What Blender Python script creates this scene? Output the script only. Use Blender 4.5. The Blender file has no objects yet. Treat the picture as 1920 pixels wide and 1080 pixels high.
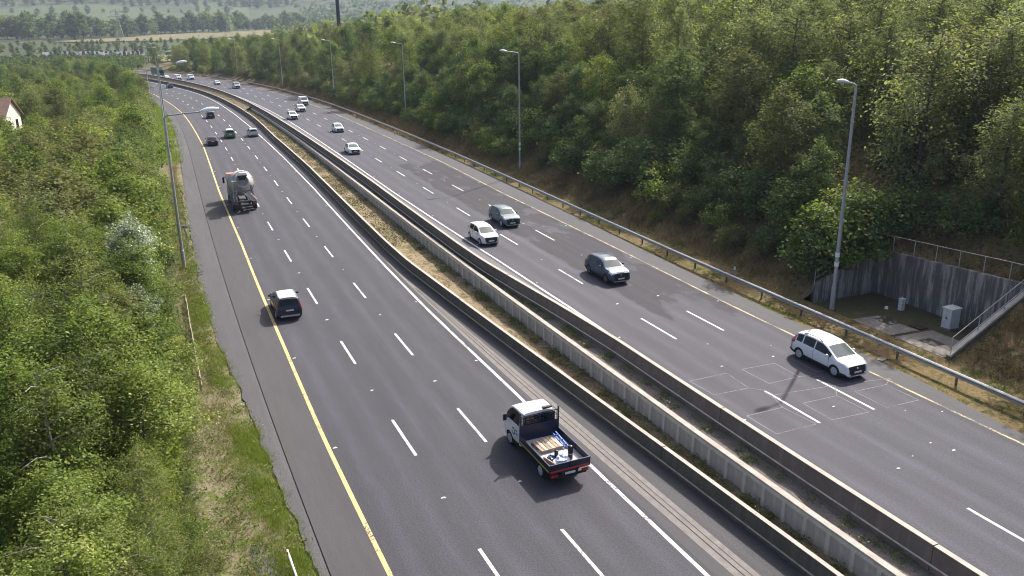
import bpy, bmesh, math, random
import numpy as np
from mathutils import Matrix, Vector

SC = bpy.context.scene
COL = SC.collection
R = math.radians
rng = np.random.default_rng(7)
random.seed(7)

# ------------------------------------------------------------------ camera
CAM = np.array([-14.4386, 0.0, 20.4529])
F_PX, PITCH, YAW, ROLL = 1513.78, R(17.033), R(26.391), R(-0.748)
cam_d = bpy.data.cameras.new('camera')
cam_d.sensor_width = 36.0
cam_d.lens = 36.0 * F_PX / 1920.0
cam_d.clip_start = 0.3
cam_d.clip_end = 9000.0
cam = bpy.data.objects.new('camera', cam_d)
COL.objects.link(cam)
_cp, _sp, _cy, _sy = math.cos(PITCH), math.sin(PITCH), math.cos(YAW), math.sin(YAW)
_r0 = Vector((_cy, -_sy, 0)); _u0 = Vector((_sy * _sp, _cy * _sp, _cp)); _f = Vector((_sy * _cp, _cy * _cp, -_sp))
_rr = _r0 * math.cos(ROLL) + _u0 * math.sin(ROLL)
_uu = _u0 * math.cos(ROLL) - _r0 * math.sin(ROLL)
_m = Matrix((_rr, _uu, -_f)).transposed().to_4x4()
_m.translation = Vector(CAM)
cam.matrix_world = _m
SC.camera = cam

# ------------------------------------------------------------------ light
SUN_AZ = 56.0      # degrees from +Y towards +X
SUN_EL = 43.5
world = bpy.data.worlds.new('World')
SC.world = world
world.use_nodes = True
wn = world.node_tree.nodes; wl_ = world.node_tree.links
sky = wn.new('ShaderNodeTexSky')
sky.sky_type = 'NISHITA'; sky.sun_disc = False
sky.sun_elevation = R(SUN_EL); sky.sun_rotation = R(SUN_AZ)
sky.air_density = 0.7; sky.dust_density = 5.0; sky.ozone_density = 0.6
wl_.new(sky.outputs[0], wn['Background'].inputs[0])
wn['Background'].inputs[1].default_value = 0.15
sun_d = bpy.data.lights.new('sun', 'SUN')
sun_d.energy = 4.4; sun_d.angle = R(0.6); sun_d.color = (1.0, 0.955, 0.89)
sun = bpy.data.objects.new('sun', sun_d); COL.objects.link(sun)
_sd = Vector((math.sin(R(SUN_AZ)) * math.cos(R(SUN_EL)), math.cos(R(SUN_AZ)) * math.cos(R(SUN_EL)), math.sin(R(SUN_EL))))
sun.rotation_euler = _sd.to_track_quat('Z', 'Y').to_euler()
sun.location = (60, 60, 120)
SC.view_settings.view_transform = 'Standard'
SC.view_settings.look = 'None'
SC.view_settings.gamma = 1.0
SC.view_settings.use_curve_mapping = False
SC.view_settings.exposure = 0.6
SC.render.engine = 'CYCLES'
SC.cycles.use_denoising = True
SC.cycles.denoising_prefilter = 'ACCURATE'
SC.cycles.filter_width = 1.05
SC.cycles.use_adaptive_sampling = True
SC.cycles.adaptive_threshold = 0.015
SC.cycles.max_bounces = 6
SC.cycles.diffuse_bounces = 2
SC.cycles.glossy_bounces = 2
SC.cycles.transmission_bounces = 3
SC.cycles.transparent_max_bounces = 6
SC.cycles.volume_bounces = 0
SC.cycles.volume_step_rate = 10.0

# ------------------------------------------------------------------ road frame (s along the road, o across it)
_KS = np.arange(11) * 40.0
_KAP = np.array([-0.00116, -0.000774, -0.000406, 0.0000147, 0.000506, 0.000853, 0.001064, 0.001229, 0.001388, 0.001547, 0.001706])
_ZK = np.array([0, 1.3744, 2.536, 3.3641, 3.8965, 4.5343, 4.996, 5.521, 5.8677, 6.3876, 6.9076])
_S = np.arange(0, 401, 2.0)
_zz = np.interp(_S, _KS, _ZK)
_ker = np.hanning(31); _ker /= _ker.sum()
_zz = np.convolve(np.pad(_zz, 15, mode='edge'), _ker, 'valid')
_kap = np.interp(_S, _KS, _KAP)
_th = np.concatenate([[0], np.cumsum((_kap[1:] + _kap[:-1]))])
_x = np.concatenate([[0], np.cumsum(-np.sin((_th[1:] + _th[:-1]) / 2) * 2)])
_y = np.concatenate([[0], np.cumsum(np.cos((_th[1:] + _th[:-1]) / 2) * 2)])
# carry the line on past both ends
_pre = np.arange(-60, 0, 2.0)
_n2 = 160
_th2 = _th[-1] + 0.0017 * 2 * np.arange(1, _n2 + 1)
_x2 = _x[-1] + np.cumsum(-np.sin(_th2) * 2); _y2 = _y[-1] + np.cumsum(np.cos(_th2) * 2)
_z2 = _zz[-1] + 0.010 * 2 * np.arange(1, _n2 + 1)
RS = np.concatenate([_pre, _S, 400 + 2.0 * np.arange(1, _n2 + 1)])
RX = np.concatenate([_pre * 0, _x, _x2]); RY = np.concatenate([_pre, _y, _y2])
RZ = np.concatenate([_zz[0] + _pre * 0.02, _zz, _z2]); RT = np.concatenate([_pre * 0, _th, _th2])
ZR = 1.2276        # the right carriageway lies this much higher
HAZE = 0.00012

def pt(s, o, dz=0.0):
    """road coordinates -> world"""
    s = np.asarray(s, float); o = np.asarray(o, float)
    t = np.interp(s, RS, RT)
    return np.stack([np.interp(s, RS, RX) + o * np.cos(t), np.interp(s, RS, RY) + o * np.sin(t), np.interp(s, RS, RZ) + dz + 0 * o], -1)

def heading(s):
    return float(np.interp(s, RS, RT))      # rotation about Z of the road direction (+Y at 0)

def tab(*pairs):
    a = np.array(pairs, float)
    return lambda s: np.interp(s, a[:, 0], a[:, 1])

O_WL = tab((0, 3.66), (39, 3.66), (53, 3.5), (66, 3.55), (84, 3.72), (102, 3.9), (129, 3.86), (158, 3.66), (192, 3.58), (222, 3.84), (250, 4.4), (278, 4.6), (305, 4.5), (340, 4.2), (700, 4.2))
O_YL = tab((0, -7.36), (37, -7.36), (50, -7.2), (77, -7.03), (105, -7.2), (147, -7.0), (175, -7.2), (217, -7.3), (258, -7.7), (700, -7.8))
O_WR = tab((0, 11.35), (30, 11.42), (46, 11.6), (59, 11.49), (72, 11.19), (89, 10.95), (124, 10.87), (168, 10.85), (213, 10.46), (242, 10.36), (275, 10.04), (309, 9.64), (340, 9.5), (700, 9.5))
O_YR = tab((0, 22.1), (41, 22.03), (57, 22.3), (85, 22.25), (106, 22.7), (132, 22.5), (175, 22.5), (700, 22.2))
O_WALL_L = tab((0, 7.45), (19, 7.1), (27, 6.8), (34, 6.45), (39, 6.18), (52, 5.45), (63, 4.82), (70, 4.75), (90, 4.93), (113, 5.15), (150, 5.0), (185, 5.6), (222, 5.7), (250, 5.9), (300, 5.9), (700, 5.9))
O_PANEL = tab((0, 8.62), (35, 8.45), (60, 8.25), (97, 8.12), (110, 8.06), (195, 7.5), (250, 7.2), (700, 7.2))
O_WALL_R = tab((0, 10.22), (21, 10.2), (38, 10.17), (44, 9.9), (56, 9.1), (62, 9.0), (92, 9.05), (104, 8.96), (197, 7.95), (250, 7.9), (300, 7.7), (700, 7.6))
PANEL_H = tab((0, 1.45), (60, 1.45), (97, 1.4), (130, 1.35), (200, 1.3), (700, 1.3))
O_EDGE_L = tab((0, -9.8), (27, -9.85), (34, -10.15), (44, -10.5), (53, -11.1), (68, -11.35), (100, -11.2), (140, -11.0), (700, -10.8))
_edge_l = O_EDGE_L
O_EDGE_L = lambda s: _edge_l(s) + .07 * np.sin(np.asarray(s) * 1.7) * np.sin(np.asarray(s) * .43 + 1) + .05 * np.sin(np.asarray(s) * 4.1 + 2 * np.sin(np.asarray(s) * .9))
O_EDGE_R = tab((0, 22.85), (21, 22.95), (28, 23.7), (50, 24.0), (94, 25.2), (130, 25.3), (700, 25.2))

# ------------------------------------------------------------------ materials
MATS = {}
def mat(name):
    if name in MATS:
        return MATS[name], None, None, None
    m = bpy.data.materials.new(name); m.use_nodes = True
    n = m.node_tree.nodes; l = m.node_tree.links
    MATS[name] = m
    return m, n, l, n['Principled BSDF']

def inp(b, k, v):
    if k in b.inputs:
        b.inputs[k].default_value = v

def plain(name, col, rough=0.6, metal=0.0, spec=0.5, noise=0.0, scale=6.0, coat=0.0, bump=0.0, dirt=None, emit=None):
    """one colour broken up by two octaves of noise (and optional dirt colour in patches)"""
    m, n, l, b = mat(name)
    if n is None: return m
    inp(b, 'Roughness', rough); inp(b, 'Metallic', metal); inp(b, 'Specular IOR Level', spec); inp(b, 'Coat Weight', coat)
    inp(b, 'Coat Roughness', 0.08)
    c = (*col, 1.0)
    if noise > 0 or dirt:
        tc = n.new('ShaderNodeTexCoord'); nz = n.new('ShaderNodeTexNoise')
        nz.inputs['Scale'].default_value = scale; nz.inputs['Detail'].default_value = 6; nz.inputs['Roughness'].default_value = 0.65
        l.new(tc.outputs['Object'], nz.inputs['Vector'])
        r = n.new('ShaderNodeValToRGB'); l.new(nz.outputs['Fac'], r.inputs[0])
        lo = tuple(max(0, v * (1 - noise)) for v in col); hi = tuple(min(1, v * (1 + noise)) for v in col)
        r.color_ramp.elements[0].position = 0.3; r.color_ramp.elements[1].position = 0.7
        r.color_ramp.elements[0].color = (*(dirt or lo), 1); r.color_ramp.elements[1].color = (*hi, 1)
        if dirt:
            e = r.color_ramp.elements.new(0.42); e.color = (*col, 1)
        l.new(r.outputs[0], b.inputs['Base Color'])
        if bump:
            bp = n.new('ShaderNodeBump'); bp.inputs['Strength'].default_value = bump; bp.inputs['Distance'].default_value = 0.02
            l.new(nz.outputs['Fac'], bp.inputs['Height']); l.new(bp.outputs[0], b.inputs['Normal'])
    else:
        b.inputs['Base Color'].default_value = c
    if emit:
        inp(b, 'Emission Color', (*emit[0], 1)); inp(b, 'Emission Strength', emit[1])
    return m

def node_noise(n, l, vec, scale, detail=5, rough=0.6):
    z = n.new('ShaderNodeTexNoise'); z.inputs['Scale'].default_value = scale; z.inputs['Detail'].default_value = detail
    z.inputs['Roughness'].default_value = rough
    if vec is not None: l.new(vec, z.inputs['Vector'])
    return z.outputs['Fac']

def node_ramp(n, l, fac, stops):
    r = n.new('ShaderNodeValToRGB'); l.new(fac, r.inputs[0])
    e = r.color_ramp.elements
    while len(e) < len(stops): e.new(0.5)
    for k, (p, c) in enumerate(stops):
        e[k].position = p; e[k].color = (*c, 1) if len(c) == 3 else c
    return r.outputs[0]

def node_map(n, l, vec, scale):
    mp = n.new('ShaderNodeMapping'); mp.inputs['Scale'].default_value = scale; l.new(vec, mp.inputs['Vector'])
    return mp.outputs[0]

def node_mix(n, l, fac, a, b, mode='MIX'):
    x = n.new('ShaderNodeMix'); x.data_type = 'RGBA'; x.blend_type = mode
    for sock, v in ((x.inputs[0], fac), (x.inputs[6], a), (x.inputs[7], b)):
        if hasattr(v, 'links') or hasattr(v, 'is_linked'): l.new(v, sock)
        elif isinstance(v, (int, float)): sock.default_value = v
        else: sock.default_value = (*v, 1)
    return x.outputs[2]

def node_math(n, l, op, a, b=0.0, clamp=False):
    x = n.new('ShaderNodeMath'); x.operation = op; x.use_clamp = clamp
    for sock, v in ((x.inputs[0], a), (x.inputs[1], b)):
        if isinstance(v, (int, float)): sock.default_value = v
        else: l.new(v, sock)
    return x.outputs[0]

def asphalt(name, base, tracks=None, warm=0.0, streak=0.16, speck=0.8, damp=None, cool=1.06):
    """worn asphalt: uv = (o, s) in metres; tracks = centres of the polished wheel paths"""
    m, n, l, b = mat(name)
    if n is None: return m
    uv = n.new('ShaderNodeUVMap'); uv.uv_map = 'UVMap'; v = uv.outputs[0]
    big = node_noise(n, l, node_map(n, l, v, (0.35, 0.035, 1)), 1.0, 5)
    fine = node_noise(n, l, v, 14.0, 5, 0.95)
    mid = node_noise(n, l, node_map(n, l, v, (1.6, 0.22, 1)), 1.0, 6, 0.75)
    c = node_ramp(n, l, big, [(0.25, tuple(base * (1 - streak) * k for k in (0.96, 0.965, cool))), (0.75, tuple(base * (1 + streak) * k for k in (0.98 + warm, 0.98, cool - warm)))])
    c = node_mix(n, l, 0.5, c, node_ramp(n, l, mid, [(0.3, (0.55, 0.55, 0.56)), (0.7, (1.0, 1.0, 1.0))]), 'MULTIPLY')
    c = node_mix(n, l, 1.0, c, node_ramp(n, l, fine, [(0.28, (1 - speck,) * 3), (0.5, (1, 1, 1)), (0.75, (1 + speck * 1.6,) * 3)]), 'MULTIPLY')
    if tracks:
        sx = n.new('ShaderNodeSeparateXYZ'); l.new(v, sx.inputs[0])
        acc = None
        for o in tracks:
            d = node_math(n, l, 'ABSOLUTE', node_math(n, l, 'SUBTRACT', sx.outputs[0], o))
            w = node_math(n, l, 'SUBTRACT', 1.0, node_math(n, l, 'DIVIDE', d, 0.55), True)
            acc = w if acc is None else node_math(n, l, 'ADD', acc, w)
        acc = node_math(n, l, 'MULTIPLY', acc, node_ramp(n, l, mid, [(0.2, (0.3,) * 3), (0.8, (1,) * 3)]))
        c = node_mix(n, l, acc, c, node_mix(n, l, 1.0, c, (1.38, 1.37, 1.38), 'MULTIPLY'))
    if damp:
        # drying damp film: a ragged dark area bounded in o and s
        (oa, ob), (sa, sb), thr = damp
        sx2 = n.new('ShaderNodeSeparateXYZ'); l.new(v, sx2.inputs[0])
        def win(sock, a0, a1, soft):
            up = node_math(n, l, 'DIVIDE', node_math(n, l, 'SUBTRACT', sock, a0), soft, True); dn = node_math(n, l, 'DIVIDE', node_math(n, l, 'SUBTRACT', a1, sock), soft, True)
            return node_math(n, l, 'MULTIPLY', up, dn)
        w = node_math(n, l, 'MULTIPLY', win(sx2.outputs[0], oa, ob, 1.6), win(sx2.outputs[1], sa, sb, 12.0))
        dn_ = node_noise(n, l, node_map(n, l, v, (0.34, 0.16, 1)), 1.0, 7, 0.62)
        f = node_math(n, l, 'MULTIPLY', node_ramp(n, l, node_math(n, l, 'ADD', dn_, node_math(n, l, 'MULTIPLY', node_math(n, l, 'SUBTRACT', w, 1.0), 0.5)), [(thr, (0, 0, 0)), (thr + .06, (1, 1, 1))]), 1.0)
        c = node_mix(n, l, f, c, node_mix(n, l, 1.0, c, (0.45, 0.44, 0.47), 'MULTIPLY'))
    l.new(c, b.inputs['Base Color'])
    inp(b, 'Roughness', 0.82); inp(b, 'Specular IOR Level', 0.35)
    bp = n.new('ShaderNodeBump'); bp.inputs['Strength'].default_value = 0.35; bp.inputs['Distance'].default_value = 0.01
    l.new(fine, bp.inputs['Height']); l.new(bp.outputs[0], b.inputs['Normal'])
    return m

def worn(name, col, wear=0.5, scale=9.0):
    """road paint scuffed through to the asphalt in flecks and longer worn stretches"""
    m, n, l, b = mat(name)
    if n is None: return m
    tc = n.new('ShaderNodeTexCoord'); v = tc.outputs['Object']
    a = node_noise(n, l, v, scale, 6, 0.8); g = node_noise(n, l, v, 0.45, 5, 0.7); t = node_noise(n, l, v, 2.4, 4, 0.6)
    c = node_ramp(n, l, t, [(0.3, tuple(k * .74 for k in col)), (0.65, col)])
    x = node_math(n, l, 'ADD', a, node_math(n, l, 'MULTIPLY', node_math(n, l, 'SUBTRACT', g, 0.5), 0.75))
    f = node_ramp(n, l, x, [(0.56 - wear * .16, (0, 0, 0)), (0.68 - wear * .14, (1, 1, 1))])
    l.new(node_mix(n, l, f, c, (0.065, 0.063, 0.07)), b.inputs['Base Color']); inp(b, 'Roughness', 0.75)
    return m

def concrete(name, light, dark, streaks=0.5, scale=1.2, moss=None):
    """weathered concrete with rain streaks running down (z) and patchy dirt"""
    m, n, l, b = mat(name)
    if n is None: return m
    tc = n.new('ShaderNodeTexCoord'); v = tc.outputs['Object']
    st = node_noise(n, l, node_map(n, l, v, (2.6, 2.6, 0.22)), 1.0, 6, 0.7)
    pa = node_noise(n, l, v, scale, 6, 0.65)
    fi = node_noise(n, l, v, 22.0, 4, 0.7)
    c = node_ramp(n, l, pa, [(0.3, tuple(0.5 * (a + k) for a, k in zip(light, dark))), (0.65, light)])
    f = node_ramp(n, l, st, [(0.47, (streaks,) * 3), (0.6, (0, 0, 0))])
    c = node_mix(n, l, f, c, dark)
    c = node_mix(n, l, 1.0, c, node_ramp(n, l, fi, [(0.3, (0.8, 0.8, 0.8)), (0.7, (1.15, 1.15, 1.15))]), 'MULTIPLY')
    if moss:
        mo = node_noise(n, l, v, 2.3, 5, 0.7)
        c = node_mix(n, l, node_ramp(n, l, mo, [(0.55, (0, 0, 0)), (0.7, (0.6, 0.6, 0.6))]), c, moss)
    l.new(c, b.inputs['Base Color']); inp(b, 'Roughness', 0.9); inp(b, 'Specular IOR Level', 0.25)
    bp = n.new('ShaderNodeBump'); bp.inputs['Strength'].default_value = 0.3; bp.inputs['Distance'].default_value = 0.02
    l.new(fi, bp.inputs['Height']); l.new(bp.outputs[0], b.inputs['Normal'])
    return m

def soil(name, cols, scale=1.0, bump=0.6):
    """ground of mixed colours: cols = list of (position, colour)"""
    m, n, l, b = mat(name)
    if n is None: return m
    tc = n.new('ShaderNodeTexCoord'); v = tc.outputs['Object']
    a = node_noise(n, l, v, 0.35 * scale, 6, 0.7); f = node_noise(n, l, v, 9.0 * scale, 5, 0.75); g = node_noise(n, l, v, 2.1 * scale, 5, 0.7)
    x = node_math(n, l, 'ADD', node_math(n, l, 'MULTIPLY', a, 0.5), node_math(n, l, 'MULTIPLY', g, 0.5))
    c = node_ramp(n, l, x, cols)
    c = node_mix(n, l, 1.0, c, node_ramp(n, l, f, [(0.3, (0.5,) * 3), (0.7, (1.4,) * 3)]), 'MULTIPLY')
    l.new(c, b.inputs['Base Color']); inp(b, 'Roughness', 0.95); inp(b, 'Specular IOR Level', 0.15)
    bp = n.new('ShaderNodeBump'); bp.inputs['Strength'].default_value = bump; bp.inputs['Distance'].default_value = 0.06
    l.new(f, bp.inputs['Height']); l.new(bp.outputs[0], b.inputs['Normal'])
    return m

def leafmat(name, stops, trans=0.35, rough=0.5, spec=0.35, vary=0.25):
    """leaf: colour per leaf from attribute 'rnd', shifted a little from plant to plant, light passes through"""
    m, n, l, b = mat(name)
    if n is None: return m
    at = n.new('ShaderNodeAttribute'); at.attribute_name = 'rnd'
    oi = n.new('ShaderNodeObjectInfo')
    f = node_math(n, l, 'ADD', at.outputs['Fac'], node_math(n, l, 'MULTIPLY', node_math(n, l, 'SUBTRACT', oi.outputs['Random'], 0.5), vary), True)
    c = node_ramp(n, l, f, stops)
    l.new(c, b.inputs['Base Color']); inp(b, 'Roughness', rough); inp(b, 'Specular IOR Level', spec)
    tr = n.new('ShaderNodeBsdfTranslucent'); l.new(node_mix(n, l, 1.0, c, (1.25, 1.3, 0.6), 'MULTIPLY'), tr.inputs['Color'])
    ms = n.new('ShaderNodeMixShader'); ms.inputs[0].default_value = trans
    l.new(b.outputs[0], ms.inputs[1]); l.new(tr.outputs[0], ms.inputs[2])
    l.new(ms.outputs[0], n['Material Output'].inputs['Surface'])
    return m

# ------------------------------------------------------------------ mesh helpers
def link(o, parent=None):
    COL.objects.link(o)
    if parent is not None: o.parent = parent
    return o

def mesh(name, verts, faces, mats, midx=None, smooth=False, uv=None, sharp=None):
    me = bpy.data.meshes.new(name)
    me.from_pydata([tuple(map(float, v)) for v in verts], [], [tuple(f) for f in faces])
    for m in (mats if isinstance(mats, (list, tuple)) else [mats]): me.materials.append(m)
    if midx is not None: me.polygons.foreach_set('material_index', np.asarray(midx, np.int32))
    if uv is not None:
        lay = me.uv_layers.new(name='UVMap')
        li = np.zeros(len(me.loops), np.int32); me.loops.foreach_get('vertex_index', li)
        lay.data.foreach_set('uv', np.asarray(uv, np.float32)[li].ravel())
    if smooth:
        me.polygons.foreach_set('use_smooth', np.ones(len(me.polygons), bool))
        if sharp: me.set_sharp_from_angle(angle=R(sharp))
    me.update()
    return me

def obj(name, me, parent=None, loc=None, rot=None):
    o = bpy.data.objects.new(name, me)
    if loc is not None: o.location = loc
    if rot is not None: o.rotation_euler = rot
    return link(o, parent)

def thing(name, label, cat, loc=(0, 0, 0), rz=0.0, group=None):
    o = bpy.data.objects.new(name, None); o.empty_display_size = 0.3
    o.location = loc; o.rotation_euler = (0, 0, rz); link(o)
    return tag(o, label, cat, group)

def tag(o, label, cat, group=None, kind=None):
    if label: o['label'] = label
    if cat: o['category'] = cat
    if group: o['group'] = group
    if kind: o['kind'] = kind
    return o

def structure(o):
    o['kind'] = 'structure'; return o

class MB:
    """collects simple solids into one mesh"""
    def __init__(s): s.v = []; s.f = []; s.m = []
    def add(s, vs, fs, m=0):
        k = len(s.v); s.v += [tuple(map(float, v)) for v in vs]; s.f += [tuple(i + k for i in f) for f in fs]; s.m += [m] * len(fs)
        return s
    def box(s, a, b, m=0):
        (x0, y0, z0), (x1, y1, z1) = a, b
        return s.add([(x0, y0, z0), (x1, y0, z0), (x1, y1, z0), (x0, y1, z0), (x0, y0, z1), (x1, y0, z1), (x1, y1, z1), (x0, y1, z1)],
                     [(0, 3, 2, 1), (4, 5, 6, 7), (0, 1, 5, 4), (1, 2, 6, 5), (2, 3, 7, 6), (3, 0, 4, 7)], m)
    def bar(s, p, q, w, h=None, m=0):
        """square bar from p to q"""
        p = Vector(p); q = Vector(q); d = (q - p).normalized(); h = h or w
        a = d.cross(Vector((0, 0, 1)));  a = Vector((1, 0, 0)) if a.length < 1e-3 else a.normalized(); c = a.cross(d)
        vs = [e + a * x * w / 2 + c * y * h / 2 for e in (p, q) for x, y in ((-1, -1), (1, -1), (1, 1), (-1, 1))]
        return s.add(vs, [(0, 1, 2, 3), (7, 6, 5, 4), (0, 4, 5, 1), (1, 5, 6, 2), (2, 6, 7, 3), (3, 7, 4, 0)], m)
    def tube(s, pts, rad, seg=8, m=0, cap=True):
        """round tube through points with a radius for each"""
        k = len(pts); rad = rad if hasattr(rad, '__len__') else [rad] * k
        vs = []; prev = None
        for i in range(k):
            d = (Vector(pts[min(i + 1, k - 1)]) - Vector(pts[max(i - 1, 0)])).normalized()
            a = d.cross(Vector((0, 1, 0)) if abs(d.y) < 0.9 else Vector((1, 0, 0))).normalized()
            if prev is not None:
                a = (prev - d * prev.dot(d)); a = a.normalized() if a.length > 1e-4 else d.orthogonal().normalized()
            prev = a; c = d.cross(a)
            for j in range(seg):
                t = 2 * math.pi * j / seg
                vs.append(Vector(pts[i]) + (a * math.cos(t) + c * math.sin(t)) * rad[i])
        fs = [(i * seg + j, i * seg + (j + 1) % seg, (i + 1) * seg + (j + 1) % seg, (i + 1) * seg + j) for i in range(k - 1) for j in range(seg)]
        if cap: fs += [tuple(range(seg))[::-1], tuple((k - 1) * seg + j for j in range(seg))]
        return s.add(vs, fs, m)
    def lathe(s, prof, seg=20, axis='z', o=(0, 0, 0), m=0):
        """profile of (radius, height) turned about an axis"""
        vs = []
        for r, h in prof:
            for j in range(seg):
                t = 2 * math.pi * j / seg; a, b = r * math.cos(t), r * math.sin(t)
                v = {'z': (a, b, h), 'x': (h, a, b), 'y': (b, h, a)}[axis]
                vs.append((v[0] + o[0], v[1] + o[1], v[2] + o[2]))
        k = len(prof)
        fs = [(i * seg + j, i * seg + (j + 1) % seg, (i + 1) * seg + (j + 1) % seg, (i + 1) * seg + j) for i in range(k - 1) for j in range(seg)]
        fs += [tuple(range(seg))[::-1], tuple((k - 1) * seg + j for j in range(seg))]
        return s.add(vs, fs, m)
    def mesh(s, name, mats, smooth=False, sharp=40):
        return mesh(name, s.v, s.f, mats, s.m, smooth, None, sharp)
    def build(s, name, mats, parent=None, smooth=False, sharp=40, loc=None, rot=None):
        return obj(name, s.mesh(name, mats, smooth, sharp), parent, loc, rot)

def strip(name, oa, ob, s0, s1, dz, m, parent=None, step=2.0, cols=1, bumpy=0.0, dzf=None):
    """ribbon between two offsets along the road; oa, ob numbers or functions; uv = (o, s)"""
    ss = np.arange(s0, s1 + 1e-6, step)
    fa = oa if callable(oa) else (lambda s: np.full_like(s, oa)); fb = ob if callable(ob) else (lambda s: np.full_like(s, ob))
    a, b = fa(ss), fb(ss)
    V = []; U = []
    for k in range(cols + 1):
        o = a + (b - a) * k / cols
        d = dz if dzf is None else dzf(ss, o)
        w = pt(ss, o, 0); w[:, 2] += d
        if bumpy and 0 < k < cols: w[:, 2] += rng.normal(0, bumpy, len(ss))
        V.append(w); U.append(np.stack([o, ss], -1))
    n = len(ss); F = []
    for k in range(cols):
        for i in range(n - 1):
            F.append((k * n + i, (k + 1) * n + i, (k + 1) * n + i + 1, k * n + i + 1))
    me = mesh(name, np.concatenate(V), F, m, None, False, np.concatenate(U))
    return obj(name, me, parent)

def sweep(name, prof, of, s0, s1, m, parent=None, step=2.0, zf=None, smooth=False, alt=None):
    """closed profile [(do, z)...] swept along the road at offset of(s)"""
    ss = np.arange(s0, s1 + 1e-6, step); k = len(prof); V = []
    for s in ss:
        o = float(of(s))
        for do, z in prof:
            V.append(pt(s, o + do, z if zf is None else zf(s, z)))
    F = [(i * k + j, (i + 1) * k + j, (i + 1) * k + (j + 1) % k, i * k + (j + 1) % k) for i in range(len(ss) - 1) for j in range(k)]
    F += [tuple(range(k)), tuple((len(ss) - 1) * k + j for j in range(k))[::-1]]
    MI = [1 if alt == j else 0 for i in range(len(ss) - 1) for j in range(k)] + [0, 0]
    me = mesh(name, np.array(V), F, m, MI, smooth, None, 35 if smooth else None)
    bm = bmesh.new(); bm.from_mesh(me); bmesh.ops.recalc_face_normals(bm, faces=bm.faces); bm.to_mesh(me); bm.free()
    return obj(name, me, parent)

def copy_thing(root, loc=None, rz=None, paint=None, label=None, group=None):
    """a copy of a thing with copies of its parts and sub-parts"""
    r = root.copy(); COL.objects.link(r)
    if loc is not None: r.location = loc
    if rz is not None: r.rotation_euler = (0, 0, rz)
    if label: r['label'] = label
    if group: r['group'] = group
    for ch in list(root.children):
        c = ch.copy(); COL.objects.link(c); c.parent = r
        for g in ch.children:
            d = g.copy(); COL.objects.link(d); d.parent = c
    return r
# ================================================================== the setting
M_ROAD_L = asphalt('asphalt_left', 0.052, cool=1.19, tracks=[-6.35, -4.65, -2.7, -0.95, 0.95, 2.75], warm=0.0)
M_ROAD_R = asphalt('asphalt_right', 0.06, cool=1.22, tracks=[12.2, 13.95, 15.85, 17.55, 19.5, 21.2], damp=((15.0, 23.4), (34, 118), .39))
M_SHOULDER = asphalt('asphalt_shoulder', 0.07, warm=0.05, streak=0.1, speck=0.3)
M_SHOULDER_R = asphalt('asphalt_shoulder_right', 0.085, warm=0.05, streak=0.1, speck=0.3)
M_STRIP = asphalt('asphalt_old', 0.088, warm=0.04, streak=0.22)
M_INNER = asphalt('asphalt_inner', 0.07, warm=0.04, streak=0.25)
M_DRAIN = concrete('drain_concrete', (0.25, 0.23, 0.215), (0.13, 0.12, 0.11), 0.35, 3.0)
M_CONC = concrete('barrier_concrete', (0.17, 0.15, 0.12), (0.085, 0.075, 0.06), 0.45, 1.3, moss=(0.10, 0.10, 0.055))
M_CONC_R = concrete('barrier_concrete_right', (0.19, 0.165, 0.145), (0.1, 0.088, 0.078), 0.4, 1.3)
M_PANEL = concrete('precast_concrete', (0.73, 0.69, 0.62), (0.46, 0.425, 0.37), 0.3, 1.8)
M_SUNK = concrete('precast_aggregate', (0.61, 0.57, 0.51), (0.36, 0.33, 0.29), 0.4, 1.8)
M_COPING = concrete('coping_concrete', (0.57, 0.52, 0.45), (0.28, 0.25, 0.21), 0.3, 2.5)
M_BACKWALL = concrete('stained_concrete', (0.47, 0.43, 0.385), (0.075, 0.07, 0.066), 0.8, 0.5, moss=(0.2, 0.175, 0.13))
M_WHITE = worn('white_paint', (0.74, 0.73, 0.71), .22)
M_YELLOW = worn('yellow_paint', (0.74, 0.53, 0.22), .1)
M_YELLOW_R = worn('worn_yellow_paint', (0.6, 0.47, 0.24), .75)
M_FAINT = worn('faint_sealant', (0.2, 0.2, 0.21), .5)
M_LEDGE = plain('ledge_lichen', (0.36, 0.33, 0.24), .9, noise=.35, scale=3, dirt=(.18, .165, .12))
M_LEDGE_R = plain('ledge_pale', (0.46, 0.4, 0.33), .9, noise=.35, scale=3, dirt=(.22, .2, .17))
M_CRACK = plain('dark_joint', (0.018, 0.017, 0.016), 0.9, noise=0.3, scale=8.0)
M_MEDIAN = soil('median_soil', [(0.3, (0.1, 0.075, 0.045)), (0.42, (0.23, 0.175, 0.11)), (0.5, (0.34, 0.26, 0.165)), (0.56, (0.13, 0.12, 0.045)), (0.66, (0.22, 0.17, 0.085))], 1.4)
M_MEDIAN_R = soil('median_gravel', [(0.3, (0.09, 0.08, 0.075)), (0.45, (0.18, 0.16, 0.15)), (0.55, (0.22, 0.19, 0.17)), (0.66, (0.09, 0.085, 0.05))], 1.8)
M_VERGE = soil('verge_soil', [(0.3, (0.06, 0.08, 0.02)), (0.44, (0.12, 0.14, 0.04)), (0.5, (0.24, 0.19, 0.15)), (0.54, (0.15, 0.14, 0.06)), (0.68, (0.08, 0.12, 0.025))], 1.2)
M_BANK = soil('bank_soil', [(0.3, (0.06, 0.065, 0.024)), (0.42, (0.13, 0.11, 0.045)), (0.5, (0.22, 0.15, 0.075)), (0.56, (0.09, 0.085, 0.03)), (0.68, (0.06, 0.08, 0.024))], 1.0)
M_ALCOVE = soil('alcove_floor_dirt', [(0.3, (0.04, 0.035, 0.022)), (0.45, (0.09, 0.075, 0.045)), (0.55, (0.075, 0.08, 0.03)), (0.65, (0.16, 0.13, 0.1))], 1.5)
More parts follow.
